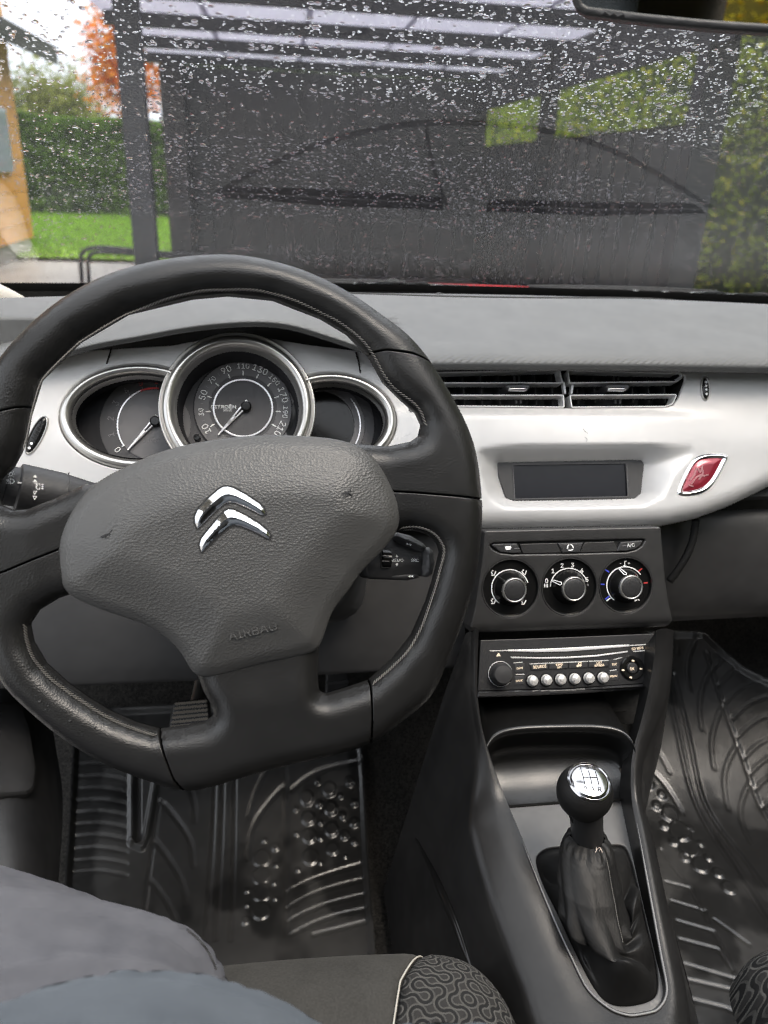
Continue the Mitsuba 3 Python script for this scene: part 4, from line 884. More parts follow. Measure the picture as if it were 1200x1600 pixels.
for i, (x, y, r) in enumerate(kn):
    nm = ['left heater knob with airflow icons', 'middle heater knob with fan speeds 0 to 5', 'right heater knob with blue and red temperature marks'][i]
    k = add(cp + '__knob', lathe([(r * kh + .0004, .0042), (r * kh - .0008, .0036), (r * kh - .0016, .0004), (0, 0)], HD.at(*HV.uv(x, y)), HV.n, 72), 'gloss_black', 30); labels[k] = {'label': nm}
    add(k + '__rim', lathe([(r * kh + .0007, .0036), (r * kh + .0004, .0048), (r * kh - .0004, .0046), (r * kh - .0009, .003)], HD.at(*HV.uv(x, y)), HV.n, 72), 'panel_grey', 40)
    o = HD.at(*HV.uv(x + 1, y + 1)); R0 = 26 * kh
    add(k + '__grip', lathe([(R0, .0002), (R0 * .99, .002), (R0 * .93, .004), (R0 * .72, .0130), (R0 * .70, .0142)], o, HV.n, 64), 'gloss_black', 30)
    add(k + '__collar', lathe([(R0 * .72, .0134), (R0 * .70, .0158), (R0 * .66, .0166), (R0 * .60, .0162), (R0 * .58, .0150)], o, HV.n, 64), 'satin_ring', True)
    add(k + '__cap', lathe([(R0 * .60, .0140), (R0 * .59, .0158), (R0 * .54, .0166), (R0 * .3, .0170), (0, .0171)], o, HV.n, 48), 'black_plastic', 40)
    c = (x - 1, y); P = lambda rr, a: (c[0] + rr * math.cos(math.radians(a)), c[1] - rr * math.sin(math.radians(a)))
    H2 = HD.moved(.0006)
    a0, a1 = ((232, 18), (178, 22), (232, 36))[i]
    add(k + '__arc', stroke(H2, [P(29, a) for a in np.linspace(a0, a1, 36)], 1.5), 'print_white', False)
    if i:
        ap = (158, 112)[i - 1]; ar = math.radians(ap); e = np.cos(ar) * HV.u + np.sin(ar) * HV.v; s = np.cross(HV.n, e)
        fn = unit(e * .0105 + HV.n * .28 * R0); pt = lambda f, q: o + e * (R0 * (1.0 - .28 * f)) + HV.n * (.0030 + .0105 * f) + s * q + fn * .0016
        loop_ = [pt(-.1, -.0007), pt(.4, -.0012), pt(.9, -.0016), pt(1.02, 0), pt(.9, .0016), pt(.4, .0012), pt(-.1, .0007)]
        add(k + '__pointer', tube(np.array(loop_), .00055, 6, closed=True), 'print_white', True)
        add(k + '__fin', hullm([(pt(.0, 0) - fn * .0028, .0022), (pt(.95, 0) - fn * .0028, .0022)]), 'gloss_black', 30)
    else:
        ar = math.radians(140); e = np.cos(ar) * HV.u + np.sin(ar) * HV.v
        add(k + '__fin', hullm([(o + e * R0 * .98 + HV.n * .002, .0022), (o + e * R0 * .72 + HV.n * .0125, .0022)]), 'gloss_black', 30)
    if i == 0:
        for cx, cy in ((771, 896), (819, 895), (771, 940), (818, 941)):
            add(k + '__icon', cat(stroke(H2, [(cx - 3, cy + 3), (cx + 1, cy + 3), (cx + 3.5, cy - 3)], 1.5), stroke(H2, [(cx - 3.5, cy - 2), (cx - 1.5, cy + 1)], 1.5), stroke(H2, circle((cx - 1.5, cy - 4), .8, 6).tolist(), 1.0, closed=True)), 'print_white', False)
    elif i == 1:
        for s_, cx, cy in (('0', 854, 907.5), ('1', 864, 892), ('2', 878, 883.5), ('3', 894.5, 883), ('4', 909, 891.5), ('5', 917, 905.5)):
            add(k + '__numeral', lettering(H2, s_, cx, cy, 6.4, 0, 0, .0003, True), 'print_white', False)
        add(k + '__icon', cat(stroke(H2, [(851, 913), (851, 917)], 2), stroke(H2, [(855, 913), (855, 917)], 2)), 'print_white', False)
        add(k + '__icon', stroke(H2, circle((918.5, 914), 1.2, 8).tolist(), 1, closed=True), 'print_dim', False)
    else:
        add(k + '__icon', cat(lettering(H2, '-', 969.5, 880.5, 5), lettering(H2, '+', 982.5, 880, 5), stroke(H2, [(976, 884), (976, 877), (978.5, 877)], 1.2), stroke(H2, [(974, 884), (978, 884)], 1.2)), 'print_white', False)
        for (ax_, ay, bx_, by), bs in (((946.5, 890.5, 951, 893.5), 'print_blue'), ((939.5, 913, 944, 913), 'print_blue'), ((946, 936, 951.5, 932), 'print_blue'), ((998, 892.5, 1002.5, 888.5), 'print_red'), ((1006.5, 911, 1011, 910.5), 'print_red')):
            add(k + '__mark', stroke(H2, [(ax_, ay), (bx_, by)], 2.0), bs, False)
        add(k + '__mark', stroke(H2, [(948, 938.5), (953, 935)], 1.8), 'print_white', False)
        add(k + '__icon', cat(stroke(H2, [(992, 938.5), (994.5, 937.5)], 2.2), stroke(H2, [(997, 936.5), (998.5, 938)], 1.4)), 'print_white', False)

# ---------------------------------------------------------------- radio
rad_ = new('car_radio', 'black car radio with a slim disc slot and six round silver buttons', 'radio')
A_, B_ = deep(885, 997, .822), deep(885, 1085, .812)
RD = Frame(B_, np.cross([1, 0, 0], [0, A_[1] - B_[1], A_[2] - B_[2]])); kr = RD.k(885, 1040)
mat('radio_black', (0.012, 0.012, 0.013), 0.38)
mat('radio_key', (0.018, 0.018, 0.019), 0.45)
mat('silver_key', (0.55, 0.54, 0.52), 0.3, metal=0.4)
mat('amber_print', (0.80, 0.66, 0.50), 0.6)
add(rad_ + '__face', relief(RD, RD.poly([(750.5, 1000), (885, 995.5), (1023, 989.5), (1016, 1030), (1009.5, 1068), (885, 1076), (746.5, 1080)], rnd=.001), 0, .01, -.03, .001), 'radio_black', 30)
add(rad_ + '__lower_lip', relief(RD, RD.poly([(746.5, 1080.5), (885, 1076.5), (1009.5, 1068.5), (1009, 1077), (885, 1084.5), (745, 1090)], rnd=.001), .0025, .01, -.03, .0016), 'radio_black', 30)
def rp(pts, key, w, bs, edge=.0005, rnd=.0004, pl=0.0, res=.002): return add(rad_ + key, relief(RD, RD.poly(pts, w, rnd=rnd), (lambda u, v, d: w + pl * sstep(0, .0016, d)), res, w - .004, edge), bs, 30)
rp([(795, 1018.5), (840, 1019.5), (885, 1018.5), (940, 1014.5), (984, 1010.5), (982, 1017), (930, 1023), (885, 1026), (840, 1026.5), (797, 1026)], '__disc_slot', .0003, 'deep_black')
rp([(794, 1015), (840, 1014), (885, 1012), (984, 1006.8), (984, 1010.3), (930, 1015), (885, 1018.3), (840, 1019.3), (794, 1018)], '__slot_lip', .0018, 'satin_grey', .0008)
rp([(797, 1026), (840, 1027), (885, 1026.3), (930, 1023.5), (982, 1016.8), (980, 1019.5), (930, 1026.3), (885, 1029), (840, 1029.4), (800, 1028.5)], '__slot_lip', .0012, 'satin_grey', .0005)
for pts in ([(766, 1017), (793, 1016.3)], [(985, 1008.6), (1008, 1007)], [(990, 1018), (1007, 1016.5)]): add(rad_ + '__groove', stroke(RD, pts, 1.4, 0, .0005), 'satin_grey', False)
add(rad_ + '__eject_mark', relief(RD, RD.poly([(775, 1025.5), (782.5, 1025.3), (778.8, 1019.5)]), .0004, .01, -.0003, 0), 'amber_print', False)
add(rad_ + '__lettering', lettering(RD, 'SD MP3', 996, 1013.2, 3.6, 4, 0, .0003, True), 'amber_print', False)
for x, y in ((757, 1017), (754, 1064), (1014.5, 1006), (1007, 1050)): add(rad_ + '__screw_hole', relief(RD, Polygon(circle(RD.uv(x, y), 2.6 * kr, 16)), .0003, .01, -.001, 0), 'deep_black', False)
k = add(rad_ + '__volume_knob', lathe([(19 * kr, .0), (19 * kr, .0012), (17.6 * kr, .0016), (16.6 * kr, .0008), (15.8 * kr, .008), (14.8 * kr, .0115), (12.8 * kr, .0132), (6 * kr, .0136), (0, .0137)], RD.p(781.5, 1053), RD.n, 56), 'black_plastic', 35)
add(k + '__ring', lathe([(18.9 * kr, .0008), (18.2 * kr, .0019), (17.4 * kr, .0008)], RD.p(781.5, 1053), RD.n, 56), 'satin_grey', True)
bx = [827, 857.5, 888.5, 919.5, 951]
for i in range(4):
    a, b = bx[i] + .5, bx[i + 1] - .5; ya, yb = 1036.5 - (a - 827) * .045, 1036.5 - (b - 827) * .045; s = 3 if i == 0 else 0
    k = rp([(a, ya), (b, yb), (b, yb + 11), (a + s, ya + 11)], '__mode_button', .0016, 'radio_key', .0008)
    add(k + '__edge', stroke(RD, [(a + .6, ya + .9), (b - .6, yb + .9)], 1.2, .0014, .0006), 'satin_grey', False)
    R1 = RD.moved(.0017); cx, cy = (a + b) / 2 + 1, (ya + yb) / 2 + 5.8
    if i == 2: add(k + '__symbol', cat(stroke(R1, circle((cx - 2.6, cy + 1.8), 1.2, 8).tolist(), 1.3, closed=True), stroke(R1, circle((cx + 1.6, cy + .8), 1.2, 8).tolist(), 1.3, closed=True), stroke(R1, [(cx - 1.4, cy + 1.6), (cx - 1.2, cy - 3), (cx + 2.8, cy - 4), (cx + 2.8, cy + .6)], 1.1)), 'amber_print', False)
    else:
        for j, s_ in enumerate((('SOURCE',), ('BAND', 'AST'), (), ('LIST', 'REFRESH'))[i]):
            two = i != 0; add(k + '__lettering', lettering(R1, s_, cx, cy - 2 * two + 4.2 * j, 4.2 if not two else 3.2, 3, 0, .0003, True, .9 if len(s_) < 7 else .8), 'amber_print', False)
for i in range(6):
    x, y = 831 + 22 * i, 1065 - 1.0 * i
    k = add(rad_ + '__preset_button', lathe([(8.6 * kr, 0), (8.4 * kr, .0015), (7.6 * kr, .002), (7.4 * kr, .0048), (6.6 * kr, .0062), (3.6 * kr, .0070), (0, .0072)], RD.p(x + .3, y - 1.4), RD.n, 32), 'silver_key', 40)
    add(k + '__socket', lathe([(10 * kr, .0002), (9.4 * kr, .0016), (8.5 * kr, .0012), (8.4 * kr, .0002)], RD.p(x + .3, y - 1.4), RD.n, 32), 'gloss_black', True)
    add(k + '__numeral', lettering(RD, str(i + 1), x + .4, y + 1.2, 3.6, 2, .0073, .0002), 'print_dim', False)
for (x, y), s_, pts in (((812, 1044), 'INFO', [(803, 1036), (816, 1034.5)]), ((811.5, 1063.5), 'DARK', [(806, 1054), (819, 1053.5)]), ((960, 1038), 'ESC', [(959, 1030.5), (971, 1027.5)]), ((958.5, 1056.5), 'MENU', [(953, 1048), (963, 1046.5)])):
    k = rp([(x - 8, y - 7), (x + 8, y - 8), (x + 8, y + 6), (x - 8, y + 7)], '__side_button', .0008, 'radio_key', .0005, .0008)
    add(k + '__lettering', lettering(RD, s_, x, y, 2.9, 3, .0009, .0003, True), 'amber_print', False)
    add(k + '__edge', stroke(RD, pts, 1.1, .0006, .0005), 'satin_grey', False)
k = add(rad_ + '__navigation_ring', lathe([(18.6 * kr, 0), (18.2 * kr, .0022), (16.5 * kr, .0034), (12 * kr, .0030), (9.5 * kr, .0008)], RD.p(987, 1043.5), RD.n, 56), 'gloss_black', 35)
add(k + '__button', lathe([(8.6 * kr, 0), (8.4 * kr, .0022), (7 * kr, .0030), (0, .0032)], RD.p(987, 1043.5), RD.n, 40), 'radio_key', 35)
add(k + '__lettering', lettering(RD, 'OK', 987.5, 1045, 3.6, 3, .0033, .0003, True), 'amber_print', False)
for x, y in ((989, 1032.5), (973.5, 1047), (1001.5, 1045), (985.5, 1058.5)): add(k + '__mark', stroke(RD, [(x - 1, y), (x + 1, y)], 2.6, .0034, .0003), 'amber_print', False)

# ---------------------------------------------------------------- centre console
con = new('centre_console', 'black centre console sweeping down from the radio to the gear lever', 'console')
mat('console_black', lambda p, n, uv: MX((0.010, 0.0098, 0.0098), (0.017, 0.0166, 0.0166), FB(p.x * 50, p.y * 50, p.z * 50)), 0.33, spec=0.32, bump=lambda p, n, uv: N3(p.x * 900, p.y * 900, p.z * 900), scale=0.00005)
PY = [985, 1010, 1080, 1130, 1165, 1200, 1250, 1300, 1400, 1500, 1545]; ZC = [.800, .803, .800, .795, .790, .783, .770, .746, .704, .668, .652]
zc = lambda y: np.interp(y, PY + [1620, 1720], ZC + [.626, .59])
left = [(736, 748, 985), (735, 747, 1010), (734, 746, 1080), (741, 752, 1130), (746, 761, 1165), (747, 772, 1200), (741, 791, 1250), (740, 812, 1300), (768, 852, 1400), (803, 897, 1500), (820, 920, 1545)]
right = [(1052, 1026, 985), (1051, 1024, 1010), (1045, 1013, 1080), (1028, 1001, 1130), (1013, 991, 1165), (1004, 986, 1200), (1004, 987, 1250), (1017, 996, 1300), (1039, 1014, 1400), (1062, 1032, 1500), (1071, 1040, 1545)]
St = [((o, y), (i, y)) for o, i, y in left] + [((836, 1600), (942, 1566)), ((870, 1680), (966, 1579)), ((985, 1720), (990, 1583)), ((1070, 1690), (1018, 1578)), ((1080, 1610), (1034, 1566))] + [((o, y), (i, y)) for o, i, y in right[::-1]]
secs = []
for k, ((ox, oy), (ix, iy)) in enumerate(St):
    I, O = deep(ix, iy, zc(iy)), deep(ox, oy, zc(oy) + .006); s = -1 if k < 12 else 1 if k > 14 else 0
    out = unit((O - I) * [1, 1, 0]) if s == 0 else np.array([s, 0, 0.])
    bot = np.array([.125 if s < 0 else .43 if s > 0 else O[0], O[1] + (.05 if s else -.10), .33]); M = I * .5 + O * .5 + [0, -.002, .004]
    low_ = O * .55 + bot * .45 + out * .004
    secs.append([I + [0, .015, -.030], I + [0, .002, -.004] , I, I * .8 + O * .2 + [0, -.001, .0025], M, O * .85 + I * .15 + [0, 0, .001], O, O + out * .004 + [0, .004, -.006], O * .8 + bot * .2 + out * .006, low_, bot])
V = np.array(secs); n = len(V)
t_ = np.r_[0, np.cumsum(np.linalg.norm(np.diff(V[:, 4], axis=0), axis=1))]
V = np.stack([PchipInterpolator(t_, V[:, j])(np.linspace(0, t_[-1], 130)) for j in range(V.shape[1])], 1)
con_mesh = loft(V); add(con + '__frame', con_mesh, 'console_black', 50)
e = V[:, 2] * .93 + V[:, 4] * .07 + [0, -.0005, .0016]
add(con + '__trim_line', tube(e[33:99], .0010 * np.minimum(1, np.minimum(np.arange(66), np.arange(66)[::-1]) / 10 + .15), 6), 'trim_grey', True)
mat('tray_black', 0.006, 0.28)
# pocket under the radio and the tray in front of the lever
def pt3(px, py, d): return deep(px, py, d)
add(con + '__pocket', loft([[pt3(743, 1086, .812), pt3(1016, 1072, .812)], [pt3(745, 1088, .93), pt3(1015, 1074, .93)], [pt3(750, 1120, .93), pt3(1005, 1110, .93)], [pt3(755, 1141, .90), pt3(1000, 1130, .90)]]), 'deep_black', 30)
lipp = spline(np.array([pt3(758, 1172, .790), pt3(768, 1155, .795), pt3(785, 1144, .798), (pt3(820, 1138, .80)), pt3(880, 1136, .802), pt3(940, 1137, .80), pt3(970, 1144, .798), pt3(985, 1156, .793), pt3(992, 1172, .788)]), 60, False)
bk_ = lipp + [0, .10, .003]
dn = lipp * [1, 1, 0] + np.c_[lipp[:, 0] * 0, np.full(60, .006), lipp[:, 2] - .022]
tr = np.stack([bk_, lipp + [0, .006, .001], lipp + [0, .002, .0025], lipp + [0, -.002, .001], lipp + [0, -.003, -.004], lipp + [0, .002, -.012], dn + [0, .004, -.01]])
add(con + '__shelf', loft(tr), 'tray_black', True)
q = np.array([pt3(x, 1262 - (x - 800) * .075, .792) for x in np.linspace(770, 995, 60)])
add(con + '__tray', loft(np.stack([dn + [0, .004, -.01], dn * .5 + q * .5 + [0, .03, -.012], q + [0, .012, -.008], q])), 'tray_black', True)
# plate round the lever, its front edge catching the light
A_, B_ = deep(895, 1256, .788), deep(985, 1575, .640)
SP = Frame(B_ - [0, 0, .004], np.cross([1, 0, 0], [0, A_[1] - B_[1], A_[2] - B_[2]])); ks = SP.k(940, 1430)
bo_px = [(838, 1344), (843, 1333), (853, 1326), (880, 1322), (920, 1320), (960, 1319), (976, 1322), (985, 1338), (993, 1365), (1006, 1420), (1018, 1470), (1027, 1510), (1028, 1548), (1018, 1562), (985, 1571), (952, 1567), (930, 1545), (908, 1505), (888, 1463), (868, 1420), (852, 1388)]
boot_o = spline(SP.uvs(bo_px), 120)
plate = SP.poly([(788, 1262), (890, 1254), (990, 1247), (1000, 1300), (1016, 1400), (1034, 1500), (1041, 1546), (1034, 1568), (1018, 1580), (990, 1585), (962, 1580), (938, 1566), (917, 1545), (893, 1500), (848, 1400), (808, 1300)])
mat('plate_grey', lambda p, n, uv: MX((0.075, 0.074, 0.073), (0.10, 0.098, 0.096), FB(p.x * 60, p.y * 60, p.z * 60)), 0.42)
add(con + '__gear_plate', relief(SP, plate.difference(Polygon(boot_o)), lambda u, v, d: -.0005 + 0 * u, .006, -.01, .0012), 'plate_grey', 40)

# ---------------------------------------------------------------- gear lever
gl = new('gear_lever', 'gear lever with chrome capped round knob and creased black leather boot', 'gear lever')
mat('boot_leather', lambda p, n, uv: MX((0.008, 0.008, 0.008), (0.015, 0.0147, 0.0145), FB(p.x * 40, p.y * 40, p.z * 40)), 0.46, spec=0.22, bump=lambda p, n, uv: VO(p.x * 700 + p.y * 300, p.z * 700)[0], scale=0.00010)
ka_ = unit([-.20, .0, .98]); TOP = deep(918, 1306, .705)
nth, ns = 144, 90
th = np.linspace(0, 2 * np.pi, nth, endpoint=False)
bo = resample(np.roll(boot_o, 0, 0), nth, True); base3 = SP.at(bo[:, 0], bo[:, 1], -.004)
ctr = base3.mean(0); ang = np.arctan2((base3 - ctr) @ SP.v, (base3 - ctr) @ SP.u)
e1, e2 = np.array([1, 0, 0.]), unit(np.cross(ka_, [1, 0, 0]))
foot = deep(952, 1500, .66)
S_ = np.linspace(0, 1, ns); V = np.zeros((ns, nth, 3))
for i, s in enumerate(S_):
    a = sstep(0, .36, s)
    f = np.clip((s - .16) / .84, 0, 1)
    c = foot * (1 - f) + TOP * f + np.array([-.006, .004, 0]) * np.sin(np.pi * f)
    rx = np.interp(f, [0, .25, .6, .85, .97, 1], [.030, .026, .0275, .0235, .0185, .0140]); ry = rx * np.interp(f, [0, .5, 1], [1.15, 1.0, 1.0])
    nz = meshkit.fbm(np.stack([np.cos(ang) * 1.3, np.sin(ang) * 1.3, 0 * ang + s * 1.5], -1) + 3, 2, 5)
    rid = 1 - np.abs(2 * nz - 1) * 2
    pleat = np.abs(np.sin(ang * 3.5 + 4 * s + 5 * nz))
    amp = .0075 * np.exp(-((s - .33) / .20) ** 2) + .0016 * np.exp(-((s - .75) / .3) ** 2) + .0009 * (s > .9)
    off = amp * (rid * .9 + pleat * .8 - .7) + (.0008 * np.sin(ang * 17) * (f > .93))
    tubep = c + (rx + off)[:, None] * np.cos(ang)[:, None] * e1 + (ry + off)[:, None] * np.sin(ang)[:, None] * e2
    flat = base3 * (1 - a * .75) + (ctr * .35 + c * .65) * a * .75 + SP.n * (.020 * a + .016 * np.sin(np.pi * a) + .022 * sstep(0, .3, a) * (rid * .7 + pleat * .6 - .6))[:, None]
    b = sstep(.14, .40, s); V[i] = flat * (1 - b) + tubep * b
add(gl + '__boot', loft(V, closed_v=True), 'boot_leather', True)
i0 = int(np.argmin(np.abs(ang - math.radians(-62))))
sm = V[38:86, i0] + unit(e1 * .5 - e2 * .87) * .0006
add(gl + '__boot__stitching', cat(*[tube([a, (a + b) / 2 + unit(e1 * .5 - e2 * .87) * .0004, b * .75 + a * .25], .0004, 5) for a, b in zip(resample(sm, 40)[:-1], resample(sm, 40)[1:])]), 'thread_dark', True); labels[gl + '__boot__stitching'] = {'kind': 'stuff'}
mat('thread_pale', (0.62, 0.52, 0.44), 0.8)
kt = TOP + e2 * -.0160 + [.004, 0, -.003]
add(gl + '__thread_end', cat(*[tube(spline(kt + rng.normal(0, 1, (5, 3)) * [.0035, .001, .0035], 14, False), .00042, 5) for _ in range(5)]), 'thread_pale', True)
add(gl + '__sleeve', lathe([(.0136, -.012), (.0142, .0), (.0146, .018), (.0150, .030), (.0155, .032), (.0155, .036)], TOP, ka_, 48), 'black_plastic', 40)
hb_ = .033; rb = .0246
BC = TOP + ka_ * .0545; kn_ = unit([.02, -.26, .96])
add(gl + '__knob', lathe([(.0150, .030), (.0156, .0345)] + [(rb * math.cos(a), .0545 + rb * math.sin(a)) for a in np.radians(np.linspace(-50, 20, 18))], TOP, ka_, 64), 'boot_leather', 40)
add(gl + '__knob', lathe([(rb * 1.001 * math.cos(a), rb * 1.001 * math.sin(a)) for a in np.radians(np.linspace(-35, 42, 20))], BC, kn_, 64), 'boot_leather', 40)
add(gl + '__sleeve__seam', hullm([(TOP + ka_ * .030 + np.array([-.0150, -.003, 0]), .0022), (TOP + ka_ * .024 + np.array([-.0138, -.004, 0]), .0016)]), 'dull_black', 30)
ch = rb * 1.001 * math.sin(math.radians(42)); cr = rb * math.cos(math.radians(42))
add(gl + '__cap', lathe([(cr + .0006, ch - .0012), (cr + .0008, ch + .0004), (cr - .0004, ch + .0012), (cr - .0012, ch + .0006), (cr - .002, ch + .0012)] + [(cr * x - .0, ch + .0012 + .0034 * (1 - x * x)) for x in np.linspace(.87, 0, 12)], BC, kn_, 64), 'cap_metal', 50)
mat('cap_metal', (0.46, 0.46, 0.47), 0.13, metal=1.0)
CF = Frame(BC + kn_ * ch, kn_, (.97, -.10, 0)); dome = lambda x, y: .0013 + .0034 * (1 - (x * x + y * y) / cr ** 2) + .00012
def dline(pts):
    q = resample(np.array(pts) * cr, 14); return tube(CF.at(q[:, 0], q[:, 1], dome(q[:, 0], q[:, 1])), .00032, 5)
add(gl + '__cap__engraving', cat(*[dline(p) for p in ([(-.34, -.28), (-.34, .45)], [(0, -.28), (0, .45)], [(.34, -.28), (.34, .45)], [(-.34, .08), (.34, .08)])]), 'dull_black', True)
for s_, x, y in (('1', -.34, .66), ('3', 0, .68), ('5', .34, .66), ('2', -.34, -.5), ('4', 0, -.5), ('R', .34, -.5)):
    m = meshkit.text_mesh(s_, .0042, 1.0); v = m.vertices.copy(); c = (m.bounds[0] + m.bounds[1]) / 2; X, Y = v[:, 0] - c[0] + x * cr, v[:, 1] - c[1] + y * cr
    add(gl + '__cap__lettering', tm(CF.at(X, Y, dome(X, Y) + .0002 * (v[:, 2] - .5)), m.faces), 'dull_black', False)
# ---------------------------------------------------------------- lower dash, glove box, footwell
mat('lower_grey', lambda p, n, uv: MX((0.028, 0.0275, 0.028), (0.040, 0.0395, 0.040), FB(p.x * 40, p.y * 40, p.z * 40)), 0.5, bump=lambda p, n, uv: N3(p.x * 800, p.y * 800, p.z * 800), scale=0.00012)
gb = new('glove_box', 'dark grey glove box panel under the silver dash at the right', 'glove box')
a = [on_y(1046, 800, .80), on_y(1046, 860, .775), on_y(1050, 940, .77), on_y(1053, 966, .785), on_y(1054, 972, .82)]
rows = [[[x, p[1] + .02 * (x - .4), p[2] - .0 * x] for x in np.linspace(.425, 1.05, 12)] for p in a]
for r, dz in zip(rows, (0, -.004, -.004, 0, 0)): pass
add(gb + '__lid', loft(smooth_rows(np.array(rows), 20, 12)), 'lower_grey', True)
top_ = [[[x, .785 + .02 * (x - .4) + b, .865 + c] for x in np.linspace(.40, 1.05, 12)] for b, c in ((.03, .02), (0, .0), (-.004, -.006), (0, -.012), (.02, -.014))]
add(gb + '__upper_trim', loft(top_), 'dark_trim', 40)
q = spline(np.array([on_y(1087, 812, .765), on_y(1082, 845, .76), on_y(1066, 880, .757), on_y(1046, 908, .757)]), 24, False)
add(gb + '__seam', tube(q, .0045, 6), 'deep_black', True)
kp = new('knee_panel', 'grey lower dash panel behind the left opening of the steering wheel', 'dash panel')
xs_ = np.linspace(-.46, .20, 14)
prof_ = [(.80, .90), (.765, .86), (.735, .80), (.712, .745), (.700, .708), (.698, .694), (.704, .688), (.74, .686), (.9, .70)]
prof_ = PchipInterpolator(np.arange(9), np.array(prof_))(np.linspace(0, 8, 40))
add(kp + '__panel', loft([np.stack([xs_, y + 0 * xs_, z + .02 * (xs_ + .1) ** 2], -1) for y, z in prof_]), 'lower_grey', True)
add(kp + '__under', box([-.46, .78, .655], [.24, 1.2, .686]), 'deep_black', False)
ft = new('footrest', 'grey plastic footrest plate at the left edge of the driver footwell', 'footrest')
_a, _b, _c = deep(0, 1092, .900), deep(50, 1092, .925), deep(0, 1240, .812); FR = Frame((_a + _b + _c) / 3, -np.cross(_b - _a, _c - _a))
add(ft + '__plate', relief(FR, FR.poly([(-45, 1092), (34, 1098), (48, 1140), (58, 1200), (54, 1232), (42, 1240), (-45, 1246)], rnd=.008), lambda u, v, d: .004 * sstep(0, .006, d), .01, -.03, .003), 'lower_grey', 40)
st_ = new('sill_trim', 'black plastic side trim below the footrest at the far left', 'trim panel')
ctrl = np.array([[deep(-60, 1060, .95), deep(40, 1075, .95), deep(78, 1120, .99), deep(88, 1180, 1.03)],
                 [deep(-60, 1180, .86), deep(40, 1200, .87), deep(86, 1240, .93), deep(98, 1270, .98)],
                 [deep(-60, 1290, .80), deep(40, 1300, .80), deep(84, 1330, .86), deep(92, 1370, .93)],
                 [deep(-60, 1420, .74), deep(40, 1420, .74), deep(80, 1430, .80), deep(90, 1460, .86)]])
add(st_ + '__panel', loft(smooth_rows(ctrl, 30, 30)), 'dark_trim', True)
# floor that rises to the toe board
KY = .79
def fz(y):
    k = np.asarray(y, float) - KY; return .318 + .62 * .5 * (k + np.sqrt(k * k + .07 ** 2)) - .62 * .5 * .03
def on_floor(px, py, off=.0):
    d = ray(px, py); t = .9
    for _ in range(60):
        p = CAM + d * t; g = p[2] - fz(p[1]) - off; t += g * .6
    return CAM + d * t
def mat_floor(name, label, outline, feats, bumps, x_off=0, panels=(), rim=True):
    """A rubber mat as a height field over the floor; feats: (photo points, half width m, height m)."""
    m = new(name, label, 'floor mat')
    XY = lambda pts: np.array([on_floor(*p)[:2] for p in pts])
    P = Polygon(XY(outline)).buffer(0).buffer(-.015).buffer(.03).buffer(-.015)
    p, f = fill(P, .0023, [.0015, .003, .006, .008, .010]); d = edge_dist(P, p); pt = shapely.points(p)
    h = np.zeros(len(p)) + .006 * sstep(.008, .004, d)
    for pts, wd, hh, sm in feats:
        q = XY(pts); q = spline(q, 40, False) if sm and len(q) > 2 else q
        dist = shapely.distance(pt, LineString(q)); wd = wd * (.62 if hh < 0 else 1); h = h + hh * sstep(wd + .0015, wd - .0015, dist)
    for (x, y), r in bumps:
        c = on_floor(x, y)[:2]; dist = np.hypot(p[:, 0] - c[0], p[:, 1] - c[1]); h = h + .0022 * sstep(r, r - .0022, dist)
    V = np.stack([p[:, 0], p[:, 1], fz(p[:, 1]) + .010 + h], 1)
    add(m + '__rubber', tm(V, f), 'mat_rubber', True)
    return m
def wet(p): return SS(0.50, 0.60, FB(p.x * 13 + 5, p.y * 11, p.z * 9, 4))
mat('mat_rubber', lambda p, n, uv: MX(MX((0.020, 0.0197, 0.0195), (0.050, 0.0495, 0.0485), FB(p.x * 18, p.y * 18, p.z * 18, 4)), (0.014, 0.014, 0.014), wet(p)), lambda p, n, uv: 0.24 - 0.08 * wet(p) + 0.14 * FB(p.x * 60, p.y * 60), spec=0.6, bump=lambda p, n, uv: FB(p.x * 300, p.y * 300, p.z * 300), scale=0.00012)
X8 = lambda pts: [(x / 1.4286, 1140 + y / 1.4286) for x, y in pts]
dm = []
G, RB = -.0018, -.0014
for y in (92, 120, 147, 173, 199, 226, 252, 280, 306, 332): dm.append((X8([(166, y), (230, y - 4), (284, y + 6)]), .0035, RB, True)); 
dm += [(X8([(296, 60), (296, 265)]), .004, .004, False), (X8([(296, 265), (318, 275), (328, 250), (350, 120), (360, 40)]), .004, .005, False)]
dm += [(X8([(310, 60), (308, 262)]), .006, -.004, False)]
dm += [(X8([(357, 172), (340, 290), (328, 385), (322, 440)]), .0045, RB, True)]
for q in ([(368, 178), (405, 225), (428, 268), (433, 315)], [(350, 262), (385, 310), (412, 365), (416, 400)], [(385, 80), (420, 130), (434, 175), (436, 215)], [(340, 350), (370, 390), (395, 440), (400, 470)]): dm.append((X8(q), .0050, RB, True))
for q in ([(482, 60), (478, 200), (458, 480)], [(500, 60), (497, 200), (481, 480)], [(526, 60), (524, 200), (516, 480)]): dm.append((X8(q), .0045, G - .001, True))
dm += [(X8([(636, 60), (638, 160), (641, 470)]), .005, RB, False)]
for q in ([(806, 82), (740, 95), (690, 115), (652, 145)], [(630, 140), (595, 180), (565, 230), (553, 300)], [(610, 80), (585, 120), (566, 165), (556, 205)], [(640, 375), (700, 345), (805, 312)], [(640, 412), (700, 378), (808, 346)], [(645, 440), (710, 408), (812, 380)], [(650, 470), (720, 436), (815, 412)], [(700, 470), (760, 455), (818, 440)]): dm.append((X8(q), .0048, RB, True))
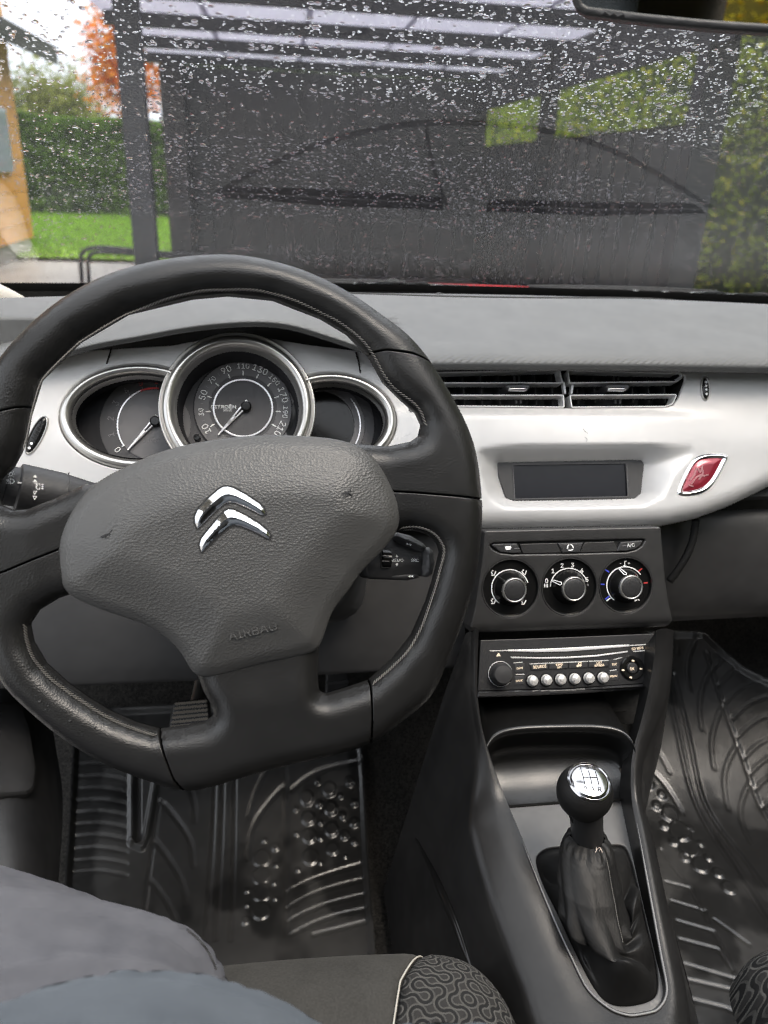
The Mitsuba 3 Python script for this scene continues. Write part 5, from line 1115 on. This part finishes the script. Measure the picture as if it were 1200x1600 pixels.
bl = [(735, 145, 15), (780, 128, 10), (685, 165, 15), (738, 188, 14), (688, 210, 14), (790, 175, 8), (712, 178, 8), (740, 235, 15), (790, 220, 10), (690, 250, 15), (768, 248, 10), (742, 278, 14), (693, 297, 17), (790, 262, 8), (765, 205, 8), (660, 190, 6), (662, 245, 6), (715, 255, 6), (585, 300, 18), (615, 275, 9), (583, 340, 18), (617, 315, 6), (612, 355, 6), (585, 378, 18), (552, 372, 7), (583, 418, 18), (548, 440, 9), (552, 405, 6), (615, 390, 6), (590, 260, 5), (665, 325, 7), (715, 310, 6), (770, 295, 5), (760, 160, 6), (708, 128, 7), (715, 220, 5)]
bl = [((x / 1.4286, 1140 + y / 1.4286), max(r * .00072, .0042)) for x, y, r in bl]
mat_floor('floor_mat', 'black ribbed rubber mat with round bumps in the driver footwell', [(118, 1120), (330, 1110), (552, 1150), (566, 1180), (570, 1240), (575, 1350), (586, 1500), (560, 1560), (110, 1560), (98, 1500), (104, 1371), (112, 1250)], dm, bl)
X9 = lambda pts: [(1000 + x / 2.5, 960 + y / 2.5) for x, y in pts]
pm_ = [(X9([(95, 270), (150, 520), (215, 760), (330, 960), (470, 1180), (560, 1320)]), .005, G - .001, True), (X9([(130, 255), (200, 560), (250, 760), (390, 960), (520, 1140)]), .005, G - .001, True),
       (X9([(112, 262), (176, 540), (232, 760), (360, 960), (500, 1160)]), .003, RB, True), (X9([(255, 170), (330, 400), (400, 590), (462, 762), (520, 860)]), .006, RB - .001, True)]
for q in ([(220, 108), (190, 170), (180, 230), (190, 315)], [(268, 235), (236, 310), (228, 390), (236, 465)], [(318, 375), (285, 460), (275, 540), (285, 620)], [(372, 530), (330, 620), (325, 700), (340, 780)], [(420, 680), (390, 760), (395, 840), (425, 910)], [(135, 110), (140, 140), (140, 175)],
          [(20, 510), (70, 560), (110, 635)], [(10, 600), (90, 680), (160, 795)], [(30, 420), (50, 450), (65, 475)]): pm_.append((X9(q), .0052, RB, True))
for x, y in ((275, 235), (303, 295), (330, 360), (356, 425), (378, 495), (402, 578), (425, 640), (447, 700), (475, 770)):
    pm_.append((X9([(x, y), (x + 60, y - 55), (x + 140, y - 85), (x + 240, y - 85)]), .0040, RB, True))
for q in ([(95, 1065), (190, 1090), (225, 1150), (262, 1222)], [(118, 1140), (200, 1165), (250, 1180)], [(140, 1218), (282, 1260), (322, 1335), (360, 1410)], [(150, 1290), (300, 1330), (352, 1410)], [(170, 1388), (382, 1452), (432, 1532)], [(185, 1450), (400, 1500), (440, 1560)], [(190, 1525), (330, 1560), (440, 1610)], [(285, 1212), (420, 1310)], [(80, 940), (160, 1050)]): pm_.append((X9(q), .0038, RB, False))
b2 = [(35, 685, 12), (80, 725, 12), (60, 768, 12), (112, 800, 22), (90, 845, 12), (150, 870, 28), (190, 855, 9), (125, 910, 12), (185, 930, 28), (230, 915, 10), (170, 970, 14), (230, 1000, 22), (262, 970, 12), (300, 1030, 15), (340, 1088, 18)]
b2 = [((1000 + x / 2.5, 960 + y / 2.5), max(r * .0006, .0055)) for x, y, r in b2]
mat_floor('floor_mat', 'black ribbed rubber mat with wet patches in the passenger footwell', [(1000, 997), (1052, 997), (1097, 998), (1121, 1021), (1160, 1054), (1205, 1076), (1320, 1100), (1330, 1300), (1330, 1620), (1050, 1640), (1000, 1560), (980, 1300)], pm_, b2)
# pedals
def pedal(name, label, pts, depth, n, ribs, stem, bs='dark_trim'):
    k = new(name, label, 'pedal'); F_ = Frame(deep(*np.mean(pts, 0), depth), n)
    P = F_.poly(pts, rnd=.004); add(k + '__pad', relief(F_, P, 0, .008, -.012, .003), 'dark_trim', 30)
    a, b = np.array(pts[0]), np.array(pts[1]); c, d = np.array(pts[-1]), np.array(pts[2])
    for i in range(ribs):
        f = (i + .6) / ribs; p0, p1 = a + (c - a) * f, b + (d - b) * f
        add(k + '__pad__rib', stroke(F_, [tuple(p0 * .92 + p1 * .08), tuple(p1 * .92 + p0 * .08)], 4.0, 0, .0026), bs, 30)
    add(k + '__arm', tube(spline(np.array(stem), 12, False), .010, 10), 'pedal_steel', True)
mat('pedal_rubber', (0.20, 0.175, 0.145), 0.6)
mat('pedal_steel', (0.16, 0.155, 0.15), 0.4, metal=0.7)
pedal('brake_pedal', 'ribbed brown-black brake pedal seen through the wheel', [(272, 1096), (326, 1091), (330, 1132), (262, 1139)], .96, [0, -.78, .62], 6, [deep(305, 1112, .985), deep(315, 1070, 1.02), deep(322, 1000, 1.06)], 'pedal_rubber')
pedal('accelerator_pedal', 'dark accelerator pedal in the shade right of the wheel stem', [(512, 1012), (540, 1010), (548, 1085), (508, 1090)], 1.02, [0, -.85, .5], 5, [deep(528, 1040, 1.06), deep(530, 990, 1.09), deep(530, 940, 1.10)], 'grey_plastic')
# glossy streak of trim along the console's side
def on_mesh(m, px, py, off=.0006):
    d = ray(px, py); loc = m.ray.intersects_location([CAM], [d], multiple_hits=True)[0]
    if not len(loc): return None
    p = loc[np.argmin(np.linalg.norm(loc - CAM, axis=1))]; return p - unit(d) * off
def mesh_line(m, pts, n=40):
    return np.array([p for p in (on_mesh(m, *q) for q in spline(np.array(pts, float), n, False)) if p is not None])
q = mesh_line(con_mesh, [(650, 1310), (682, 1372), (700, 1412), (716, 1452), (742, 1530)], 30)
if len(q) > 8:
    tt_ = new('tunnel_trim', 'glossy black trim strip along the console side by the driver mat', 'trim strip')
    r_ = np.sin(np.linspace(.15, 3.0, len(q))); add(tt_, tube(q, .0045 * r_ + .0006, 10), 'gloss_black', True)

# ---------------------------------------------------------------- seats
def maze(p):
    """Loops of quarter circles from tile to tile, as woven in the seat's inlay: 1 on the pale outlines."""
    x, y = p.x * 88 + p.y * 20, p.y * 88 - p.x * 20
    i, j = dr.floor(x), dr.floor(y); u, v = x - i, y - j
    u = dr.select(mikit.cell_rand(i, j) > 0.5, u, 1 - u)
    a, b = dr.sqrt(u * u + v * v), dr.sqrt(dr.square(1 - u) + dr.square(1 - v))
    return dr.minimum(dr.abs(a - 0.5), dr.abs(b - 0.5))
def weave(p, f=1300): return dr.sin(p.x * f) * dr.sin((p.y + p.z) * f)
mat('seat_cloth', lambda p, n, uv: MX((0.034, 0.033, 0.030), (0.058, 0.056, 0.052), 0.5 * N3(p.x * 700, p.y * 700, p.z * 700) + 0.5 * FB(p.x * 40, p.y * 40)), 0.9, spec=0.2, bump=lambda p, n, uv: weave(p), scale=0.00012, sheen=0.5)
def inlay_col(p, n, uv):
    m = maze(p); line = SS(0.09, 0.15, m) * SS(0.27, 0.21, m)
    return MX(MX((0.030, 0.029, 0.028), (0.016, 0.016, 0.016), SS(0.15, 0.10, m)), (0.095, 0.092, 0.086), line * (0.6 + 0.4 * N3(p.x * 900, p.y * 900, p.z * 900)))
mat('seat_inlay', inlay_col, 0.9, spec=0.2, bump=lambda p, n, uv: SS(0.12, 0.26, maze(p)), scale=0.0012)
mat('cream_thread', (0.42, 0.40, 0.35), 0.7)
def seat(key, label, cx, yf, zt, split, wd=.255, bol=.014):
    k = new(key, label, 'seat'); H = Frame([cx, yf, zt], [0, -.05, 1], (1, 0, 0))
    P = Polygon(spline([(-wd, -.05), (-wd * .92, -.012), (-wd * .6, .0), (0, .004), (wd * .6, .0), (wd * .88, -.018), (wd, -.07), (wd * 1.03, -.2), (wd, -.52), (-wd, -.52), (-wd * 1.03, -.2)], 140))
    def w(u, v, d):
        x = np.clip(.085 - d, 0, .085)
        return -(.085 - np.sqrt(np.maximum(.085 ** 2 - x * x, 0))) * 1.1 + bol * np.exp(-((np.abs(u) - wd * .80) / .05) ** 2) * sstep(0, -.12, v) - .006 * np.exp(-((np.abs(np.abs(u) - su(v)) / .006)) ** 2)
    su = lambda v: np.interp(-v, [-.02, .0, .03, .06, .10, .16, .6], [split + .008, split, split - .020, split - .038, split - .050, split - .056, split - .056])
    vv = np.linspace(.02, -.6, 80); side = [Polygon(np.vstack([np.stack([s * su(vv), vv], 1), [(s, -.6), (s, .02)]])).buffer(0) for s in (1, -1)]
    mid = P.difference(unary_union(side))
    add(k + '__cushion', relief(H, mid, w, .008, -.09, 0, dist=P), 'seat_cloth', 60)
    for s in side: add(k + '__cushion__side_inlay', relief(H, P.intersection(s), w, .006, -.09, 0, dist=P), 'seat_inlay', 60)
    for s in (-1, 1):
        v = np.linspace(-.5, .0, 160); u = s * (su(v) - .0015); ok = shapely.contains_xy(P, u, v); u, v = u[ok], v[ok]
        h = w(u, v, edge_dist(P, np.stack([u, v], 1))); pts = H.at(u, v, h + .0018)
        add(k + '__seam', tube(pts, .0008, 6), 'cream_thread', True)
    add(k + '__base', box([cx - wd * .9, yf - .5, .36], [cx + wd * .9, yf - .04, zt - .06]), 'carpet', False)
    b = Frame([cx, yf - .52, zt + .02], [0, .97, .22], (-1, 0, 0))
    bp = Polygon(spline([(-.24, 0), (-.25, .25), (-.22, .5), (-.1, .58), (.1, .58), (.22, .5), (.25, .25), (.24, 0)], 80))
    add(k + '__backrest', relief(b, bp, lambda u, v, d: -.03 + .05 * sstep(0, .07, d) + .03 * np.exp(-((np.abs(u) - .2) / .05) ** 2), .03, -.13, .03), 'seat_cloth', 60)
    return k
yf = on_z(450, 1466, .60)[1]
seat('driver_seat', 'dark cloth driver seat with a maze patterned side inlay and cream seam', -.05, yf + .012, .610, .178, .243, .006)
q = on_z(1172, 1500, .60)
seat('passenger_seat', 'dark cloth passenger seat whose stitched front corner shows at the right edge', q[0] + .262, q[1] + .045, .612, .165)

# ---------------------------------------------------------------- the person at the wheel
import manifold3d as m3
mat('grey_cloth', lambda p, n, uv: MX((0.064, 0.066, 0.075), (0.096, 0.097, 0.107), FB(p.x * 60, p.y * 60, p.z * 60)), 0.85, spec=0.25, bump=lambda p, n, uv: 0.4 * weave(p, 1800) + 1.4 * FB(p.x * 22, p.y * 60, p.z * 60), scale=0.0005, sheen=0.4)
mat('blue_cloth', lambda p, n, uv: MX((0.052, 0.060, 0.070), (0.085, 0.096, 0.108), FB(p.x * 40, p.y * 40, p.z * 40)), 0.8, spec=0.3, bump=lambda p, n, uv: 0.3 * weave(p, 1700) + 1.5 * FB(p.x * 14, p.y * 45, p.z * 45), scale=0.0006, sheen=0.4)
def flesh(bones, step=.012, it=12):
    S = lambda p, r: m3.Manifold.sphere(r, 32).translate(tuple(map(float, p)))
    b = m3.Manifold()
    for (p, r), (q, s) in bones: b = b + m3.Manifold.batch_hull([S(p, r), S(q, s)])
    m = b.refine_to_length(step).to_mesh(); m = trimesh.Trimesh(m.vert_properties[:, :3], m.tri_verts)
    trimesh.smoothing.filter_taubin(m, iterations=it); return m
pe = new('person', 'person in a slate-blue top and grey trousers seated at the wheel, turned to the left', 'person')
hipR, kneeR = np.array([-.112, .342, .664]), np.array([-.50, .478, .682])
hipL, kneeL = hipR + [-.12, -.12, -.01], kneeR + [-.05, -.18, -.01]
legs = flesh([((hipR, .072), (hipR * .5 + kneeR * .5, .078)), ((hipR * .5 + kneeR * .5, .078), (kneeR, .066)), ((hipL, .085), (kneeL, .065)), ((hipR + [0, -.05, 0], .075), (hipL, .085)), ((kneeR, .06), (kneeR + [-.02, .05, -.38], .045)), ((kneeL, .06), (kneeL + [-.02, .03, -.38], .045))], .007, 14)
def creases(m, coord, warp, n, amp, keep=None):
    '''Long soft folds: narrow ridges along lines of equal coord.'''
    v = m.vertices; w = meshkit.fbm(v * warp, 3, 4); c = coord * n + 1.6 * w; f = c - np.floor(c)
    hgt = .25 + .75 * meshkit.noise(np.stack([np.floor(c) * 3.7, v[:, 0] * 5, v[:, 1] * 5], -1), 8)
    r = np.exp(-((f - .5) / .16) ** 2) * hgt + .35 * (meshkit.fbm(v * 14, 2, 6) - .5)
    m.vertices = v + m.vertex_normals * (amp * r * (1 if keep is None else keep))[:, None]
v = legs.vertices; t_ = (v - hipR) @ unit(kneeR - hipR)
la = unit(kneeR - hipR); lp = np.cross([0, 0, 1], la); rel = v - hipR
creases(legs, np.arctan2(rel[:, 2], -(rel @ lp)) * .55 - t_ * 1.3, [5, 7, 7], 3.0, .0090, sstep(.62, .3, t_))
add(pe + '__trousers', legs, 'grey_cloth', True)
# stitched hem where the cloth ends at the hip
q = mesh_line(legs, [(292, 1452), (312, 1470), (328, 1492), (338, 1515)])
if len(q) > 4: add(pe + '__trousers__seam', tube(q, .0007, 5), 'seam_grey', True)
belly = np.array([-.075, .130, .722])
torso = flesh([((belly + [-.01, 0, 0], .175), (belly + [-.05, -.16, .0], .18)), ((belly + [-.04, -.10, .05], .17), (belly + [-.08, -.33, .28], .15)), ((belly + [.150, .018, -.024], .137), (belly + [-.11, .0, -.02], .14)), ((belly + [-.08, -.33, .28], .15), (belly + [-.08, -.38, .42], .13)), ((belly + [-.08, -.38, .42], .06), (belly + [-.08, -.40, .56], .055))], .009, 18)
v = torso.vertices; creases(torso, np.arctan2(v[:, 2] - belly[2], v[:, 1] - belly[1]) * .9 + v[:, 0] * .5, [3, 5, 5], 4.2, .0062)
add(pe + '__top', torso, 'blue_cloth', True)

# ---------------------------------------------------------------- mirror
mi_ = new('rear_view_mirror', 'black rear view mirror reflecting yellow foliage at the top right', 'mirror')
Mc = deep(1090, -22, .50); to_eye = unit(CAM - Mc); to_back = unit(np.array([-.50, -1.75, 1.26]) - Mc); mn = unit(to_eye + to_back)
MF = Frame(Mc, mn, CR)
mo = MF.poly([(893, -30), (894, 2), (900, 17), (914, 25), (1000, 36), (1100, 46), (1200, 53), (1290, 56), (1310, 40), (1310, -60), (1290, -100), (910, -100), (896, -80)], rnd=.004)
add(mi_ + '__housing', relief(MF, mo, lambda u, v, d: .003 + 0 * u, .008, -.035, .004).union(trimesh.Trimesh()) if False else relief(MF, mo.difference(mo.buffer(-.0055)), .003, .006, -.035, .003), 'dark_trim', 40)
add(mi_ + '__back', relief(MF, mo, -.004, .01, -.035, 0), 'dark_trim', False)
mat('mirror_silver', (0.80, 0.80, 0.80), 0.02, metal=1.0)
scene['mirror_silver'] = {'type': 'twosided', 'nested': {'type': 'conductor', 'material': 'Ag', 'specular_reflectance': {'type': 'rgb', 'value': [.78, .78, .76]}}}
add(mi_ + '__glass', relief(MF, mo.buffer(-.005), 0, .02, -.002, 0), 'mirror_silver', False)
add(mi_ + '__stem', tube([Mc - mn * .03, Mc - mn * .05 + [0, .02, .05], Mc + [-.0, .02, .16]], .012, 10), 'dull_black', True)
